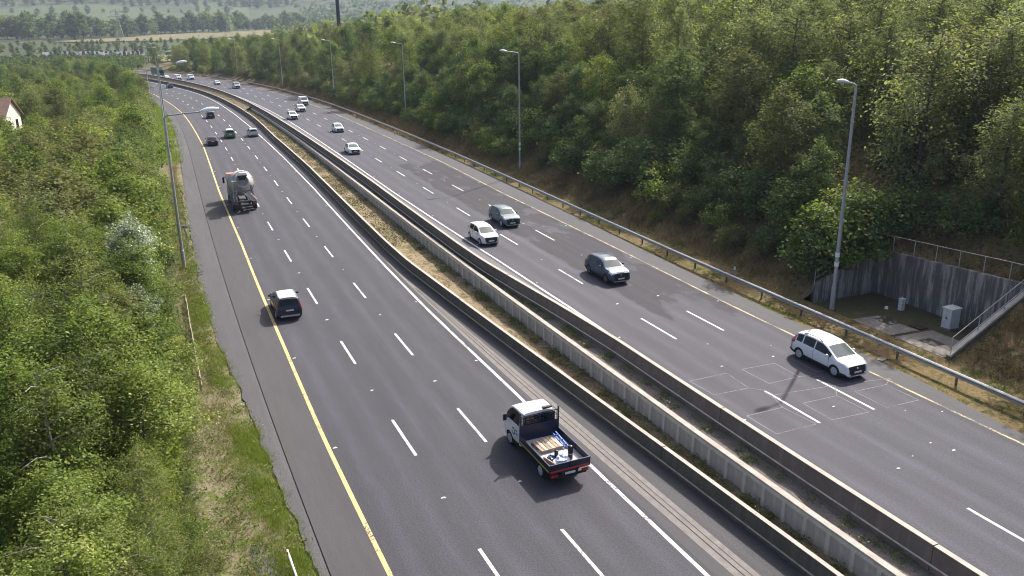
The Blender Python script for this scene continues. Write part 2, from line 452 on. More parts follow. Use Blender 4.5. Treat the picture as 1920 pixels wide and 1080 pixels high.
M_LAND = soil('far_land', [(0.3, (0.03, 0.05, 0.02)), (0.45, (0.05, 0.07, 0.026)), (0.55, (0.075, 0.085, 0.035)), (0.65, (0.045, 0.065, 0.024))], 0.02, 0.0)
M_STUBBLE = soil('stubble_field', [(0.3, (0.13, 0.125, 0.06)), (0.6, (0.2, 0.175, 0.085))], 0.05, 0.0)
M_PASTURE = soil('green_pasture', [(0.3, (0.055, 0.085, 0.03)), (0.6, (0.085, 0.11, 0.04))], 0.05, 0.0)
M_STUD = plain('stud_white', (0.75, 0.75, 0.74), 0.5, noise=0.1)

# ---- carriageways
S0, S1 = -20.0, 460.0
road_l = structure(strip('road', lambda s: O_YL(s) - 0.11, lambda s: O_WL(s) + 0.3, S0, S1, 0.0, M_ROAD_L))
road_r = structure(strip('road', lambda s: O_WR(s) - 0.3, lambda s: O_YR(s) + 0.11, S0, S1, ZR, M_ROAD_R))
structure(strip('hard_shoulder', -9.42, lambda s: O_YL(s) - 0.11, S0, S1, 0.0, M_SHOULDER))
structure(strip('hard_shoulder', lambda s: O_YR(s) + 0.11, O_EDGE_R, S0, S1, ZR, M_SHOULDER_R))
structure(strip('shoulder_edge', O_EDGE_L, -9.475, S0, S1, 0.0, M_STRIP, step=.5))
structure(strip('shoulder_joint', -9.55, -9.35, S0, S1, -0.035, M_CRACK))
DR_A = tab((0, 4.75), (18, 4.62), (32, 4.33), (38.5, 4.16), (60, 3.95), (80, 4.03), (700, 4.1))
DR_B = tab((0, 5.75), (18, 5.55), (32, 5.25), (38.5, 5.08), (52, 4.6), (62, 4.1), (70, 4.08), (80, 4.08), (700, 4.15))
structure(strip('inner_strip', lambda s: O_WL(s) + 0.3, DR_A, S0, S1, 0.0, M_SHOULDER))
drain = structure(strip('slot_drain', DR_A, DR_B, S0, 66, 0.003, M_DRAIN))
for k, w in ((0.36, 0.05), (0.66, 0.035)):
    strip('slot', lambda s: DR_A(s) + (DR_B(s) - DR_A(s)) * k, lambda s: DR_A(s) + (DR_B(s) - DR_A(s)) * k + w, S0, 58, 0.008, M_CRACK, drain)
structure(strip('inner_shoulder', lambda s: np.where(s < 66, DR_B(s), DR_A(s)), lambda s: O_WALL_L(s) + 0.05, S0, S1, -0.004, M_INNER))
structure(strip('inner_strip', lambda s: O_WALL_R(s) + 0.2, lambda s: O_WR(s) - 0.3, S0, S1, ZR - 0.004, asphalt('pale_strip', .15, warm=.05, streak=.2)))
# ---- painted lines
def line(of, w, s0, s1, z, m, parent):
    return strip('edge_line', lambda s: of(s) - w / 2, lambda s: of(s) + w / 2, s0, s1, z, m, parent)
line(O_YL, 0.2, S0, S1, 0.006, M_YELLOW, road_l)
line(O_WL, 0.19, S0, S1, 0.006, M_WHITE, road_l)
line(O_WR, 0.19, S0, S1, ZR + 0.006, M_WHITE, road_r)
line(O_YR, 0.15, S0, S1, ZR + 0.006, M_YELLOW_R, road_r)
def dashes(o, first, z, m, parent, n=27, length=4.0, w=0.15, smin=12):
    """broken line: the marks stand every 12 m along the line itself"""
    ss = np.arange(0, 420, 1.0); P = pt(ss, np.full_like(ss, o)); L = np.concatenate([[0], np.cumsum(np.hypot(*np.diff(P[:, :2], axis=0).T))])
    for k in range(-2, n):
        e = float(np.interp(first + 12 * k, L, ss)); 
        if e - length < smin: continue
        q = np.linspace(e - length, e, 3)
        V = np.concatenate([pt(q, np.full(3, o - w / 2), z), pt(q, np.full(3, o + w / 2), z)])
        obj('lane_dash', mesh('lane_dash', V, [(0, 3, 4, 1), (1, 4, 5, 2)], m), parent)
dashes(-3.633, 25.774, 0.006, M_WHITE, road_l)
dashes(0.0, 25.433, 0.006, M_WHITE, road_l)
dashes(14.93, 17.71, ZR + 0.006, M_WHITE, road_r)
dashes(18.55, 17.50, ZR + 0.006, M_WHITE, road_r)
# seams of the paving machine beside the lane lines
M_SEAM = worn('paving_seam', (.03, .03, .033), .3, 3.0)
for o, z, p in ((-3.633 + .13, .004, road_l), (.13, .004, road_l), (14.93 + .13, ZR + .004, road_r), (18.55 + .13, ZR + .004, road_r)):
    strip('paving_seam', o, o + .035, S0, 240, z, M_SEAM, p)
# reflecting studs, midway between the marks and along the edge lines
stud_me = MB().box((-0.06, -0.05, 0), (0.06, 0.05, 0.022)).add([(-0.11, -0.04, 0.004), (0.11, -0.04, 0.004), (0.11, 0.04, 0.004), (-0.11, 0.04, 0.004)], [(0, 1, 2, 3)]).mesh('road_stud', M_STUD)
def stud(s, o, z, parent, sc=1.0):
    st = obj('road_stud', stud_me, parent, pt(s, o, z), (0, 0, heading(s) + random.uniform(-.2, .2))); st.scale = (sc * .8, sc * .8, 1)
for k in range(13):
    for o, f, z, p in ((-3.633, 25.77, 0.004, road_l), (0.0, 25.43, 0.004, road_l), (14.93, 17.7, ZR + .004, road_r), (18.55, 17.5, ZR + .004, road_r)):
        stud(f + 12 * k + 4.0 + random.uniform(-.3, .3), o + random.uniform(-.06, .06), z, p, random.uniform(.9, 1.4))
    for f, of, z, p, d in ((31.0, O_WL, .004, road_l, -.28), (24.0, O_YL, .004, road_l, .3), (31.0, O_YR, ZR + .004, road_r, -.3), (28.0, O_WR, ZR + .004, road_r, .3)):
        s = f + 12 * k; stud(s, float(of(s)) + d, z, p, random.uniform(.9, 1.3))
# scraps of old paint between the wheel tracks
for s, o in ((25.3, 19.9), (22.4, 18.2), (21.9, 16.4), (27.2, 16.9), (24.4, 21.5), (35.0, 19.6), (36.8, 16.2)):
    stud(s, o, ZR + .004, road_r, random.uniform(.5, .9))
# loop detectors sawn into the right carriageway and sealed
def loopline(a, b, w=0.045):
    n = 4; ss = np.linspace(a[0], b[0], n); oo = np.linspace(a[1], b[1], n)
    d = np.array([b[0] - a[0], b[1] - a[1]]); d = d / np.hypot(*d); nx = np.array([-d[1], d[0]]) * w / 2
    V = np.concatenate([pt(ss + nx[0], oo + nx[1], ZR + .006), pt(ss - nx[0], oo - nx[1], ZR + .006)])
    return V, [(i, i + 1, n + i + 1, n + i) for i in range(n - 1)]
LOOPS = [[(32.93, 15.66), (32.8, 17.96), (30.79, 17.91), (30.79, 15.77)], [(32.88, 12.0), (32.88, 14.53), (30.82, 14.39), (30.91, 12.13)],
         [(28.17, 15.73), (28.08, 18.02), (25.97, 18.1), (26.14, 15.72)], [(28.05, 19.28), (27.96, 21.51), (25.86, 21.55), (25.95, 19.31)],
         [(28.29, 12.12), (28.25, 14.44), (26.15, 14.67), (26.2, 12.2)], [(32.9, 19.3), (32.85, 21.5), (30.8, 21.5), (30.8, 19.3)]]
TAILS = [[(29.61, 14.7), (29.07, 19.0), (28.44, 22.4)], [(30.79, 17.91), (30.6, 18.6)], [(28.08, 18.02), (29.1, 18.9)], [(28.25, 14.44), (29.61, 14.9)], [(30.82, 14.39), (30.2, 15.0), (29.61, 14.9)], [(27.96, 21.51), (28.44, 22.4)]]
for L in LOOPS:
    mb = MB()
    for a, b in zip(L, L[1:] + L[:1]): mb.add(*loopline(a, b))
    mb.build('detector_loop', M_FAINT, road_r)
mb = MB()
for L in TAILS:
    for a, b in zip(L, L[1:]): mb.add(*loopline(a, b, 0.04))
mb.build('loop_tail', M_FAINT, road_r)

# ---- median
PANEL_END = 20.5 + 7.35 * 25
SOIL_L = tab((0, .18), (60, .2), (100, .42), (150, .68), (200, .78), (700, .8))
structure(strip('median', lambda s: O_WALL_L(s) + 0.27, lambda s: O_PANEL(s) + 0.1, S0, PANEL_END, 0.18, M_MEDIAN, cols=6, bumpy=0.035, step=1.0, dzf=lambda s, o: SOIL_L(s)))
structure(strip('median', lambda s: O_PANEL(s) + 0.15, lambda s: np.maximum(O_WALL_R(s) + 0.05, O_PANEL(s) + .3), S0, PANEL_END, 1.12, M_MEDIAN_R, cols=5, bumpy=0.03, step=1.0))
structure(strip('median', lambda s: O_WALL_L(s) + 0.27, lambda s: O_WALL_R(s) + .05, PANEL_END, S1, 0, M_MEDIAN, cols=6, bumpy=0.04, step=1.0, dzf=lambda s, o: .78 + 1.0 * np.clip((o - O_WALL_L(s) - .3) / (O_WALL_R(s) - O_WALL_L(s) - .3), 0, 1)))
M_TOP_SUNLIT = concrete('barrier_top_sunlit', (0.52, 0.475, 0.41), (0.3, 0.27, 0.23), .3, 2.0)  # barrier concrete again, with the sunlight on its top faces put into a paler colour
def barrier(prof, of, m, ml, zl, zf=None):
    """barrier cast in 12 m lengths with open joints, each length a hair out of line"""
    e = thing('concrete_barrier', None, None)
    cuts = list(np.arange(-8, 280, 12.0)) + [S1]
    for a, b in zip(cuts, cuts[1:]):
        j = random.uniform(-.012, .012); dz = random.uniform(-.008, .008)
        sweep('barrier_length', [(x + j, z + dz) for x, z in prof], of, a + .02, b - .02, [m, M_TOP_SUNLIT], e, alt=3, step=(b - a - .04) / max(2, round((b - a) / 2.4)))
    strip('ledge', lambda s: of(s) + zl[0], lambda s: of(s) + zl[1], -8, 300, 0, ml, e, dzf=lambda s, o: zl[2] if abs(o[0] - of(s[0]) - zl[0]) < 1e-6 else zl[3])
    return e
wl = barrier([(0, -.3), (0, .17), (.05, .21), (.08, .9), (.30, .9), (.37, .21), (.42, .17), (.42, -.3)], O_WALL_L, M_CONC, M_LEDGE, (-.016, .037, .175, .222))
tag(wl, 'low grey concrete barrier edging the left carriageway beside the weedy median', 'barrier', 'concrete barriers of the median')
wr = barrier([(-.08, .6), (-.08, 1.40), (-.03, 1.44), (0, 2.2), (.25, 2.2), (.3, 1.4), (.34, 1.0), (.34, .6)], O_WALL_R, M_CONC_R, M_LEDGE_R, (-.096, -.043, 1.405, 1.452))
tag(wr, 'brownish concrete barrier along the right carriageway above the stepped median', 'barrier', 'concrete barriers of the median')
# stepped wall of precast units: six sunk panels to a unit
pw = thing('precast_wall', 'pale precast concrete wall with sunk panels running down the middle of the median', 'wall')
BAY, UNIT, PH = 1.218, 7.35, 1.27
x1 = BAY; a, b, c, d = 0.09, BAY - 0.09, 0.1, PH - 0.2
bay = MB().add([(0, 0, 0), (x1, 0, 0), (x1, 0, PH), (0, 0, PH), (a, 0, c), (b, 0, c), (b, 0, d), (a, 0, d), (a + .015, .09, c + .015), (b - .015, .09, c + .015), (b - .015, .09, d - .015), (a + .015, .09, d - .015),
                (0, .22, 0), (x1, .22, 0), (x1, .22, PH), (0, .22, PH)],
               [(0, 1, 5, 4), (1, 2, 6, 5), (2, 3, 7, 6), (3, 0, 4, 7), (4, 5, 9, 8), (5, 6, 10, 9), (6, 7, 11, 10), (7, 4, 8, 11), (8, 9, 10, 11), (13, 12, 15, 14), (3, 2, 14, 15), (1, 13, 14, 2), (12, 0, 3, 15)])
bay.m[8] = 1
bay_me = bay.mesh('panel', [M_PANEL, M_SUNK])
cop_me = MB().add([(0, -.035, 0), (UNIT - .045, -.035, 0), (UNIT - .045, .255, 0), (0, .255, 0), (0, -.03, .1), (UNIT - .045, -.03, .1), (UNIT - .045, .24, .13), (0, .24, .13)],
                  [(3, 2, 1, 0), (4, 5, 6, 7), (0, 1, 5, 4), (1, 2, 6, 5), (2, 3, 7, 6), (3, 0, 4, 7)]).mesh('coping', M_COPING)
for u in range(-2, 25):
    s0 = 20.5 + UNIT * u; s1 = s0 + UNIT
    A = Vector(pt(s0, float(O_PANEL(s0)), 0)); B = Vector(pt(s1, float(O_PANEL(s1)), 0))
    ex = (B - A).normalized(); ey = Vector((0, 0, 1)).cross(ex).normalized() * -1; ez = ex.cross(ey) * 1
    if ez.z < 0: ez = -ez
    h = float(PANEL_H((s0 + s1) / 2))
    Mx = Matrix((ex, ey, ez)).transposed().to_4x4(); dz = h - 0.115 - PH
    for k in range(6):
        o = obj('panel', bay_me, pw); Mk = Mx.copy(); Mk.translation = A + ex * (0.015 + BAY * k) + ez * dz; o.matrix_local = Mk
    o = obj('coping', cop_me, pw); Mk = Mx.copy(); Mk.translation = A + ez * (h - 0.115); o.matrix_local = Mk

# ---- right bank with the recess cut into it
BR = tab((22, -.3), (22.9, -.06), (26.3, .0), (27.3, .12), (28.2, .5), (33.6, 3.25), (45, 8.3), (56, 11.0), (80, 13.0), (170, 16.5))
AL_S0, AL_S1, AL_O0, AL_O1 = 28.85, 40.55, 27.3, 33.4
BANK_K = tab((0, 1), (240, 1), (400, .45), (700, .35))
def bank_z(s, o):
    return BR(o) * np.where(np.asarray(o) > 27.5, BANK_K(s), 1.0) + ZR
so_ = np.unique(np.concatenate([np.arange(-20, 28, 2.0), [AL_S0 - .02], np.arange(30.5, 40, 1.5), [AL_S1 + .02], np.arange(42, 120, 2.0), np.arange(120, 456, 5.0)]))
oo_ = np.unique(np.concatenate([[22.3, 22.9, 24, 25.2, 26.3, AL_O0, 28.2, 29.6, 31, 32.2, AL_O1 + .02, 34.5, 36], np.arange(38, 60, 2.5), np.arange(60, 171, 8.0)]))
V = []; 
def wob(s, o): return 0.12 * math.sin(s * 0.61 + o * 0.83) * math.sin(s * 0.27 - o * 0.41) + 0.06 * math.sin(s * 1.9 + 2.1 * math.sin(o * 1.3))
for o in oo_:
    for s in so_:
        e = float(O_EDGE_R(s))
        z = float(bank_z(s, o))
        if o < e + .15: z = min(z, ZR - 0.12)
        if o > 27.5: z += wob(s, o)
        V.append(pt(s, o, z))
n = len(so_); F = []
for i in range(len(oo_) - 1):
    for j in range(n - 1):
        om, sm = (oo_[i] + oo_[i + 1]) / 2, (so_[j] + so_[j + 1]) / 2
        if AL_O0 < om < AL_O1 and AL_S0 - .02 < sm < AL_S1: continue
        F.append((i * n + j, (i + 1) * n + j, (i + 1) * n + j + 1, i * n + j + 1))
bank = structure(obj('bank', mesh('bank', V, F, M_BANK, smooth=True)))
def ground_r(s, o): return float(bank_z(s, o)) + (wob(s, o) if o > 27.5 else 0)

# ---- left verge and wood floor
BL = tab((-80, 3.0), (-40, 1.4), (-20, .5), (-14, .15), (-12.5, .05), (-11, .0), (-9, -.12))
so2 = np.concatenate([np.arange(-20, 120, 1.5), np.arange(120, 456, 5.0)]); oo2 = np.array([-80, -60, -45, -35, -28, -22, -18, -16, -14.5, -13.4, -12.6, -12, -11.4, -10.8, -10.2, -9.7, -9.2])
V = []
for o in oo2:
    for s in so2:
        z = float(BL(o)) + (0.05 * math.sin(s * 1.1 + o * 2.3) + 0.03 * math.sin(s * 2.9 - o) if o < -10.5 else 0)
        if o > float(O_EDGE_L(s)) - .1: z = -0.14
        V.append(pt(s, o, z))
n = len(so2)
F = [(i * n + j, (i + 1) * n + j, (i + 1) * n + j + 1, i * n + j + 1) for i in range(len(oo2) - 1) for j in range(n - 1)]
structure(obj('verge', mesh('verge', V, F, M_VERGE, smooth=True)))

# ---- the far land
ZF = tab((0, 2), (300, 5), (420, 7), (600, 11), (700, 14.5), (900, 24), (1200, 37.5), (1350, 43), (1500, 55), (1900, 97), (2200, 142), (2600, 195), (3200, 235), (4200, 240))
def nearest(x, y):
    i = int(np.argmin((RX - x) ** 2 + (RY - y) ** 2)); t = RT[i]; dx, dy = x - RX[i], y - RY[i]
    return RS[i] - dx * math.sin(t) + dy * math.cos(t), dx * math.cos(t) + dy * math.sin(t), RZ[i]
def sstep(x, a, b):
    t = min(1, max(0, (x - a) / (b - a))); return t * t * (3 - 2 * t)
def far_z(r, az):
    z = float(ZF(r)) + 12.0 * sstep(az, 10, 22) * (1 - sstep(r, 800, 1300)) * sstep(r, 60, 200)
    z += (2.5 * math.sin(az * .31 + r * .004) + 1.5 * math.sin(az * .9 + 1.3)) * sstep(r, 1300, 2000)
    return z
def polar(r, az): return CAM[0] + r * math.sin(R(az)), CAM[1] + r * math.cos(R(az))
rs = np.concatenate([np.arange(40, 400, 30), np.arange(400, 1000, 50), np.arange(1000, 4300, 100)]); azs = np.arange(-60, 91, 2.5)
V = []
for r in rs:
    for az in azs:
        x, y = polar(r, az); z = far_z(r, az); s, o, zr = nearest(x, y)
        if -60 < s < 455 and -82 < o < 172:
            g = zr + (float(BL(o)) if o < 0 else float(bank_z(s, o)))
            k = min(1, (455 - s) / 30, (s + 60) / 40, (o + 82) / 20, (172 - o) / 20)
            z = min(z, g - 0.2 - 2.5 * max(0, k))
        V.append((x, y, z))
n = len(azs)
F = [(i * n + j, i * n + j + 1, (i + 1) * n + j + 1, (i + 1) * n + j) for i in range(len(rs) - 1) for j in range(n - 1)]
structure(obj('terrain', mesh('terrain', V, [f[::-1] for f in F], M_LAND, smooth=True)))
def field(rows, m, lift=0.6):
    """field laid over the far land; rows = (azimuth, near range, far range)"""
    a = np.array(rows, float); A = np.linspace(a[0, 0], a[-1, 0], max(4, int((a[-1, 0] - a[0, 0]) / 0.6)))
    V = []; k = 6
    for az in A:
        r0, r1 = np.interp(az, a[:, 0], a[:, 1]), np.interp(az, a[:, 0], a[:, 2])
        for q in np.linspace(r0, r1, k): V.append((*polar(q, az), far_z(q, az) + lift))
    F = [(i * k + j, i * k + j + 1, (i + 1) * k + j + 1, (i + 1) * k + j) for i in range(len(A) - 1) for j in range(k - 1)]
    return structure(obj('field', mesh('field', V, [f[::-1] for f in F], m)))
field([(-2.0, 905, 908), (0, 880, 955), (2.5, 905, 1000), (4, 890, 1070), (5, 930, 1085), (6, 905, 1120), (8, 985, 1150), (9.5, 945, 1185), (11, 1010, 1225), (14, 1020, 1235)], M_STUBBLE, .8)
field([(6.5, 760, 860), (8, 760, 900), (10, 770, 930), (13, 780, 930)], M_PASTURE, 1.0)
field([(-7, 1490, 1700), (-2, 1500, 1880), (2, 1520, 1860), (5, 1500, 1700), (7, 1560, 1700)], M_PASTURE, 1.5)
field([(6.5, 1450, 1950), (8, 1480, 2050), (9.5, 1500, 1950)], M_PASTURE, 1.5)
field([(3.2, 560, 640), (4.4, 555, 650), (5.2, 560, 640)], M_STUBBLE, 1.0)
field([(20, 1500, 1900), (23, 1500, 1900)], M_PASTURE, 1.5)
# ================================================================== vehicles
def paint(name, col, metal=0.0, rough=0.32):
    return plain(name, col, rough, metal * .5, 0.4, coat=0.35)
P_WHITE = paint('paint_white', (.78, .79, .8)); P_PEARL = paint('paint_pearl', (.74, .75, .72)); P_GREY = paint('paint_slate', (.05, .08, .125), .55)
P_SILVER = paint('paint_silver_green', (.1, .15, .17), .55); P_NAVY = paint('paint_navy', (.018, .022, .045), .3); P_BLACK = paint('paint_black', (.014, .015, .018), .2)
P_GREEN = paint('paint_green', (.06, .2, .06)); P_BLUE = paint('paint_blue', (.03, .08, .2), .3); P_LSILVER = paint('paint_light_silver', (.55, .57, .58), .3)
P_ROOF = paint('paint_grey_roof', (.5, .5, .53), .2); P_LORRY = paint('paint_lorry_green', (.02, .12, .07))
M_GLASS = plain('car_glass', (.006, .008, .009), .05, 0, .4)
M_WSCREEN = plain('windscreen_glass', (.12, .145, .14), .06, 0, .6)  # reflected sky and the interior are put into the pale base colour
M_TRIM = plain('black_trim', (.014, .014, .015), .55); M_TYRE = plain('tyre_rubber', (.016, .016, .017), .85, noise=.2)
M_RIM = plain('alloy_rim', (.62, .63, .65), .4, .35); M_DRIM = plain('dark_rim', (.2, .19, .18), .4, .4); M_LAMP = plain('headlight_glass', (.6, .62, .64), .1, 0, .8, coat=.6)
M_RED = plain('tail_light_red', (.42, .02, .02), .2, 0, .6, coat=.5); M_AMBER = plain('amber_lens', (.7, .22, .03), .25, coat=.4); M_PLATE = plain('number_plate', (.72, .73, .72), .5, noise=.12, scale=30)
M_CHROME = plain('bright_trim', (.6, .61, .63), .25, .8); M_UNDER = plain('underbody_black', (.01, .01, .011), .9)

CARS = {
 # L, W, H, wheelbase, wheel radius, ground clearance, belt height, roof line (x, z), belt dx, glass x: rear a..b, side c..d pillars, screen e..f
 'hatch': dict(L=3.95, W=1.70, H=1.50, wb=2.53, wr=.30, gc=.17, belt=.93, top=[(-1.97, .62), (-1.95, .85), (-1.86, 1.05), (-1.6, 1.40), (-1.35, 1.455), (-.6, 1.5), (.05, 1.47), (.4, 1.36), (1.12, .99), (1.5, .93), (1.72, .86), (1.87, .76), (1.94, .6), (1.97, .4)], rear=(-1.86, -1.6), side=(-1.35, .62), pil=[-.45], screen=(.4, 1.12)),
 'suv': dict(L=4.25, W=1.80, H=1.60, wb=2.6, wr=.345, gc=.21, belt=1.02, top=[(-2.12, .68), (-2.1, .95), (-2.0, 1.1), (-1.7, 1.47), (-1.4, 1.55), (-.6, 1.6), (.1, 1.57), (.42, 1.46), (1.05, 1.1), (1.5, 1.05), (1.86, .97), (2.02, .86), (2.09, .66), (2.12, .42)], rear=(-2.0, -1.7), side=(-1.5, .6), pil=[-.5, ], screen=(.42, 1.05)),
 'mpv': dict(L=4.37, W=1.84, H=1.64, wb=2.70, wr=.335, gc=.2, belt=.99, top=[(-2.18, .68), (-2.16, .95), (-2.06, 1.12), (-1.78, 1.5), (-1.45, 1.585), (-.6, 1.64), (.15, 1.6), (.5, 1.47), (1.28, 1.05), (1.65, .99), (1.92, .9), (2.08, .79), (2.15, .6), (2.18, .4)], rear=(-2.06, -1.78), side=(-1.72, .78), pil=[-1.22, -.3], screen=(.5, 1.28)),
 'sedan': dict(L=4.6, W=1.8, H=1.45, wb=2.72, wr=.32, gc=.16, belt=.92, top=[(-2.3, .62), (-2.28, .85), (-2.15, .97), (-1.65, 1.0), (-1.05, 1.33), (-.7, 1.41), (-.2, 1.45), (.2, 1.42), (.5, 1.33), (1.2, .97), (1.7, .9), (2.05, .82), (2.2, .72), (2.27, .55), (2.3, .4)], rear=(-1.65, -1.05), side=(-1.25, .7), pil=[-.3], screen=(.5, 1.2)),
 'van': dict(L=5.0, W=1.95, H=2.0, wb=3.0, wr=.34, gc=.2, belt=1.15, top=[(-2.5, .5), (-2.49, 1.2), (-2.46, 1.8), (-2.35, 1.95), (-1.2, 2.0), (.6, 1.99), (1.0, 1.92), (1.72, 1.27), (2.1, 1.17), (2.33, 1.03), (2.44, .8), (2.5, .45)], rear=(-2.49, -2.46), side=(.45, 1.3), pil=[], screen=(1.0, 1.72)),
 'cab': dict(L=2.3, W=2.0, H=2.2, wb=99, wr=.36, gc=.28, belt=1.32, top=[(-1.15, 2.1), (-1.1, 2.18), (-.6, 2.22), (-.05, 2.18), (.2, 2.05), (.72, 1.42), (.92, 1.27), (1.08, 1.05), (1.14, .7), (1.15, .5)], rear=(-9, -9), side=(-.85, .45), pil=[], screen=(.2, .72), wx=[.05]),
}
def crom(xs, pts):
    p = np.array(pts, float); return np.interp(xs, p[:, 0], p[:, 1])
def car_body(spec, wells=True):
    c = spec; L, W, H, belt, gc = c['L'], c['W'], c['H'], c['belt'], c['gc']; h = L / 2
    marks = [p[0] for p in c['top']] + list(c['rear']) + list(c['side']) + list(c['screen'])
    for q in c['pil']: marks += [q - .04, q + .04]
    marks = [m for m in marks if -h <= m <= h] + list(np.arange(-h + .1, h - .05, .16))
    xs = np.unique(np.round(marks, 3)); xs = xs[np.concatenate([[True], np.diff(xs) > .012])]
    zt = crom(xs, c['top'])
    # soften the roof line a little
    V = []; n = len(xs); hw = W / 2
    flat = c.get('flatback', False)
    for x, z in zip(xs, zt):
        fr = max(0, (x - (h - .75)) / .75); re = 0 if 'flat' in c else max(0, (-x - (h - .55)) / .55)
        w = hw * (1 - .17 * fr ** 2 - .1 * re ** 2)
        bt = belt + .04 * (-x / h) if z > belt + .1 else min(belt + .04 * (-x / h), z - .045)
        t = min(1, max(0, (z - bt) / (H - bt)))
        zb = gc + .06 * fr ** 2 + .1 * re ** 2
        wt = w * (.93 - .2 * t ** .8) if c is not CARS['cab'] and c is not CARS['van'] else w * (.94 - .1 * t)
        wb_ = w * .955
        ze = z - .05 * min(1, .25 + t)
        L1 = lambda f: (wb_ + (wt - wb_) * f, bt + (ze - bt) * f)
        zm = zb + (bt - zb) * .5
        ring = [(0, zb), (w * .8, zb), (w * .965, zb + .07), (w * .99, zb + (bt - zb) * .28), (w, zm), (w * .99, bt - (bt - zb) * .14), L1(0), L1(.1), L1(.9), (wt, ze), (wt * .86, z - .008), (wt * .45, z + .02 * t), (0, z + .028 * t)]
        full = [(x, y, zz) for y, zz in ring] + [(x, -y, zz) for y, zz in ring[-2:0:-1]]
        V += full
    k = len(full); F = []; MI = []
    ring_n = 13
    def seg(j):      # mirrored ring segment number
        return j if j < ring_n - 1 else 2 * (ring_n - 1) - 1 - j
    for i in range(n - 1):
        xa, xb = xs[i], xs[i + 1]; xm = (xa + xb) / 2
        for j in range(k):
            F.append((i * k + j, (i + 1) * k + j, (i + 1) * k + (j + 1) % k, i * k + (j + 1) % k))
            g = seg(j); m = 0
            inpil = any(q - .05 < xm < q + .05 for q in c['pil'])
            if g == 7 and c['side'][0] < xm < c['side'][1] and not inpil: m = 1
            elif g in (10, 11) and c['screen'][0] < xm < c['screen'][1]: m = 2
            elif g in (10, 11) and c['rear'][0] < xm < c['rear'][1]: m = 3
            elif g in (6, 7, 8) and xm > c['screen'][0] and xm < c['screen'][1] and zt[i] > belt + .2 and g == 7 and xm < c['side'][1] + .12: m = 4
            elif g in (5, 6, 7, 8, 9) and h - .44 < xm < h - .1: m = 6
            elif g == 10 and h - .18 < xm < h - .1: m = 6
            elif g in (10, 11) and xm > h - .075: m = 4
            elif g in (10, 11) and h - .115 < xm: m = 4
            elif g in (5, 6, 7) and -h + .03 < xm < -h + .36 and L > 3 and xs[i] < c['side'][0]: m = 7
            elif g in (0, 1): m = 4
            elif g == 2 and c.get('cladding'): m = 4
            MI.append(m)
    F += [tuple(range(k)), tuple((n - 1) * k + j for j in range(k))[::-1]]; MI += [0, 0]
    if c['rear'][0] < -h + .03: MI[-2] = 0
    me = mesh('body', V, F, [M_TRIM] * 8, MI)
    bm = bmesh.new(); bm.from_mesh(me); bmesh.ops.recalc_face_normals(bm, faces=bm.faces); bm.to_mesh(me); bm.free()
    wx = c.get('wx', [-c['wb'] / 2, c['wb'] / 2])
    if wells:
        tmp = bpy.data.objects.new('tmp', me); COL.objects.link(tmp)
        cut = MB()
        for sx in wx:
            for sy in (-1, 1):
                cut.lathe([(c['wr'] + .055, -.2), (c['wr'] + .055, .2)], 22, 'y', (sx, sy * (hw - .05), c['wr']), 0)
        cme = cut.mesh('cut', [M_UNDER]); bm = bmesh.new(); bm.from_mesh(cme); bmesh.ops.recalc_face_normals(bm, faces=bm.faces); bm.to_mesh(cme); bm.free()
        co = bpy.data.objects.new('cut', cme); COL.objects.link(co)
        me.materials.append(M_UNDER)
        md = tmp.modifiers.new('b', 'BOOLEAN'); md.object = co; md.operation = 'DIFFERENCE'; md.solver = 'EXACT'; md.material_mode = 'TRANSFER'
        dg = bpy.context.evaluated_depsgraph_get()
        out = bpy.data.meshes.new_from_object(tmp.evaluated_get(dg))
        bpy.data.objects.remove(tmp); bpy.data.objects.remove(co)
        me = out
    # split the glass from the shell, one mesh for each window
    mats = [m.name if m else '' for m in me.materials]
    bm = bmesh.new(); bm.from_mesh(me); bm.faces.ensure_lookup_table()
    mi = [f.material_index for f in bm.faces]; co = [tuple(v.co) for v in bm.verts]; fv = [[v.index for v in f.verts] for f in bm.faces]; fc = [f.calc_center_median() for f in bm.faces]
    bm.free()
    def sub(sel):
        used = {}; fs = []
        for i in sel:
            fs.append([used.setdefault(v, len(used)) for v in fv[i]])
        return [co[v] for v in used], fs
    wi = len(mats) - 1
    parts = {}
    shell = [i for i in range(len(fv)) if mi[i] in (0, 4, 5) or mi[i] > 7]
    parts['body'] = (sub(shell), [0 if mi[i] == 0 else 1 if mi[i] == 4 else 2 for i in shell])
    for nm, k_ in (('windscreen', 2), ('rear_window', 3)):
        sel = [i for i in range(len(fv)) if mi[i] == k_]
        if sel: parts[nm] = (sub(sel), None)
    for nm, k_ in (('headlight', 6), ('tail_light', 7)):
        parts[nm] = [sub(q) for q in ([i for i in range(len(fv)) if mi[i] == k_ and fc[i].y * sg_ > 0] for sg_ in (1, -1)) if q]
    cuts = sorted(c['pil'])
    side = []
    for sgn in (1, -1):
        edges = [-99] + cuts + [99]
        for a, b in zip(edges, edges[1:]):
            sel = [i for i in range(len(fv)) if mi[i] == 1 and fc[i].y * sgn > 0 and a < fc[i].x < b]
            if sel: side.append(sub(sel))
    parts['side_window'] = side
    return parts

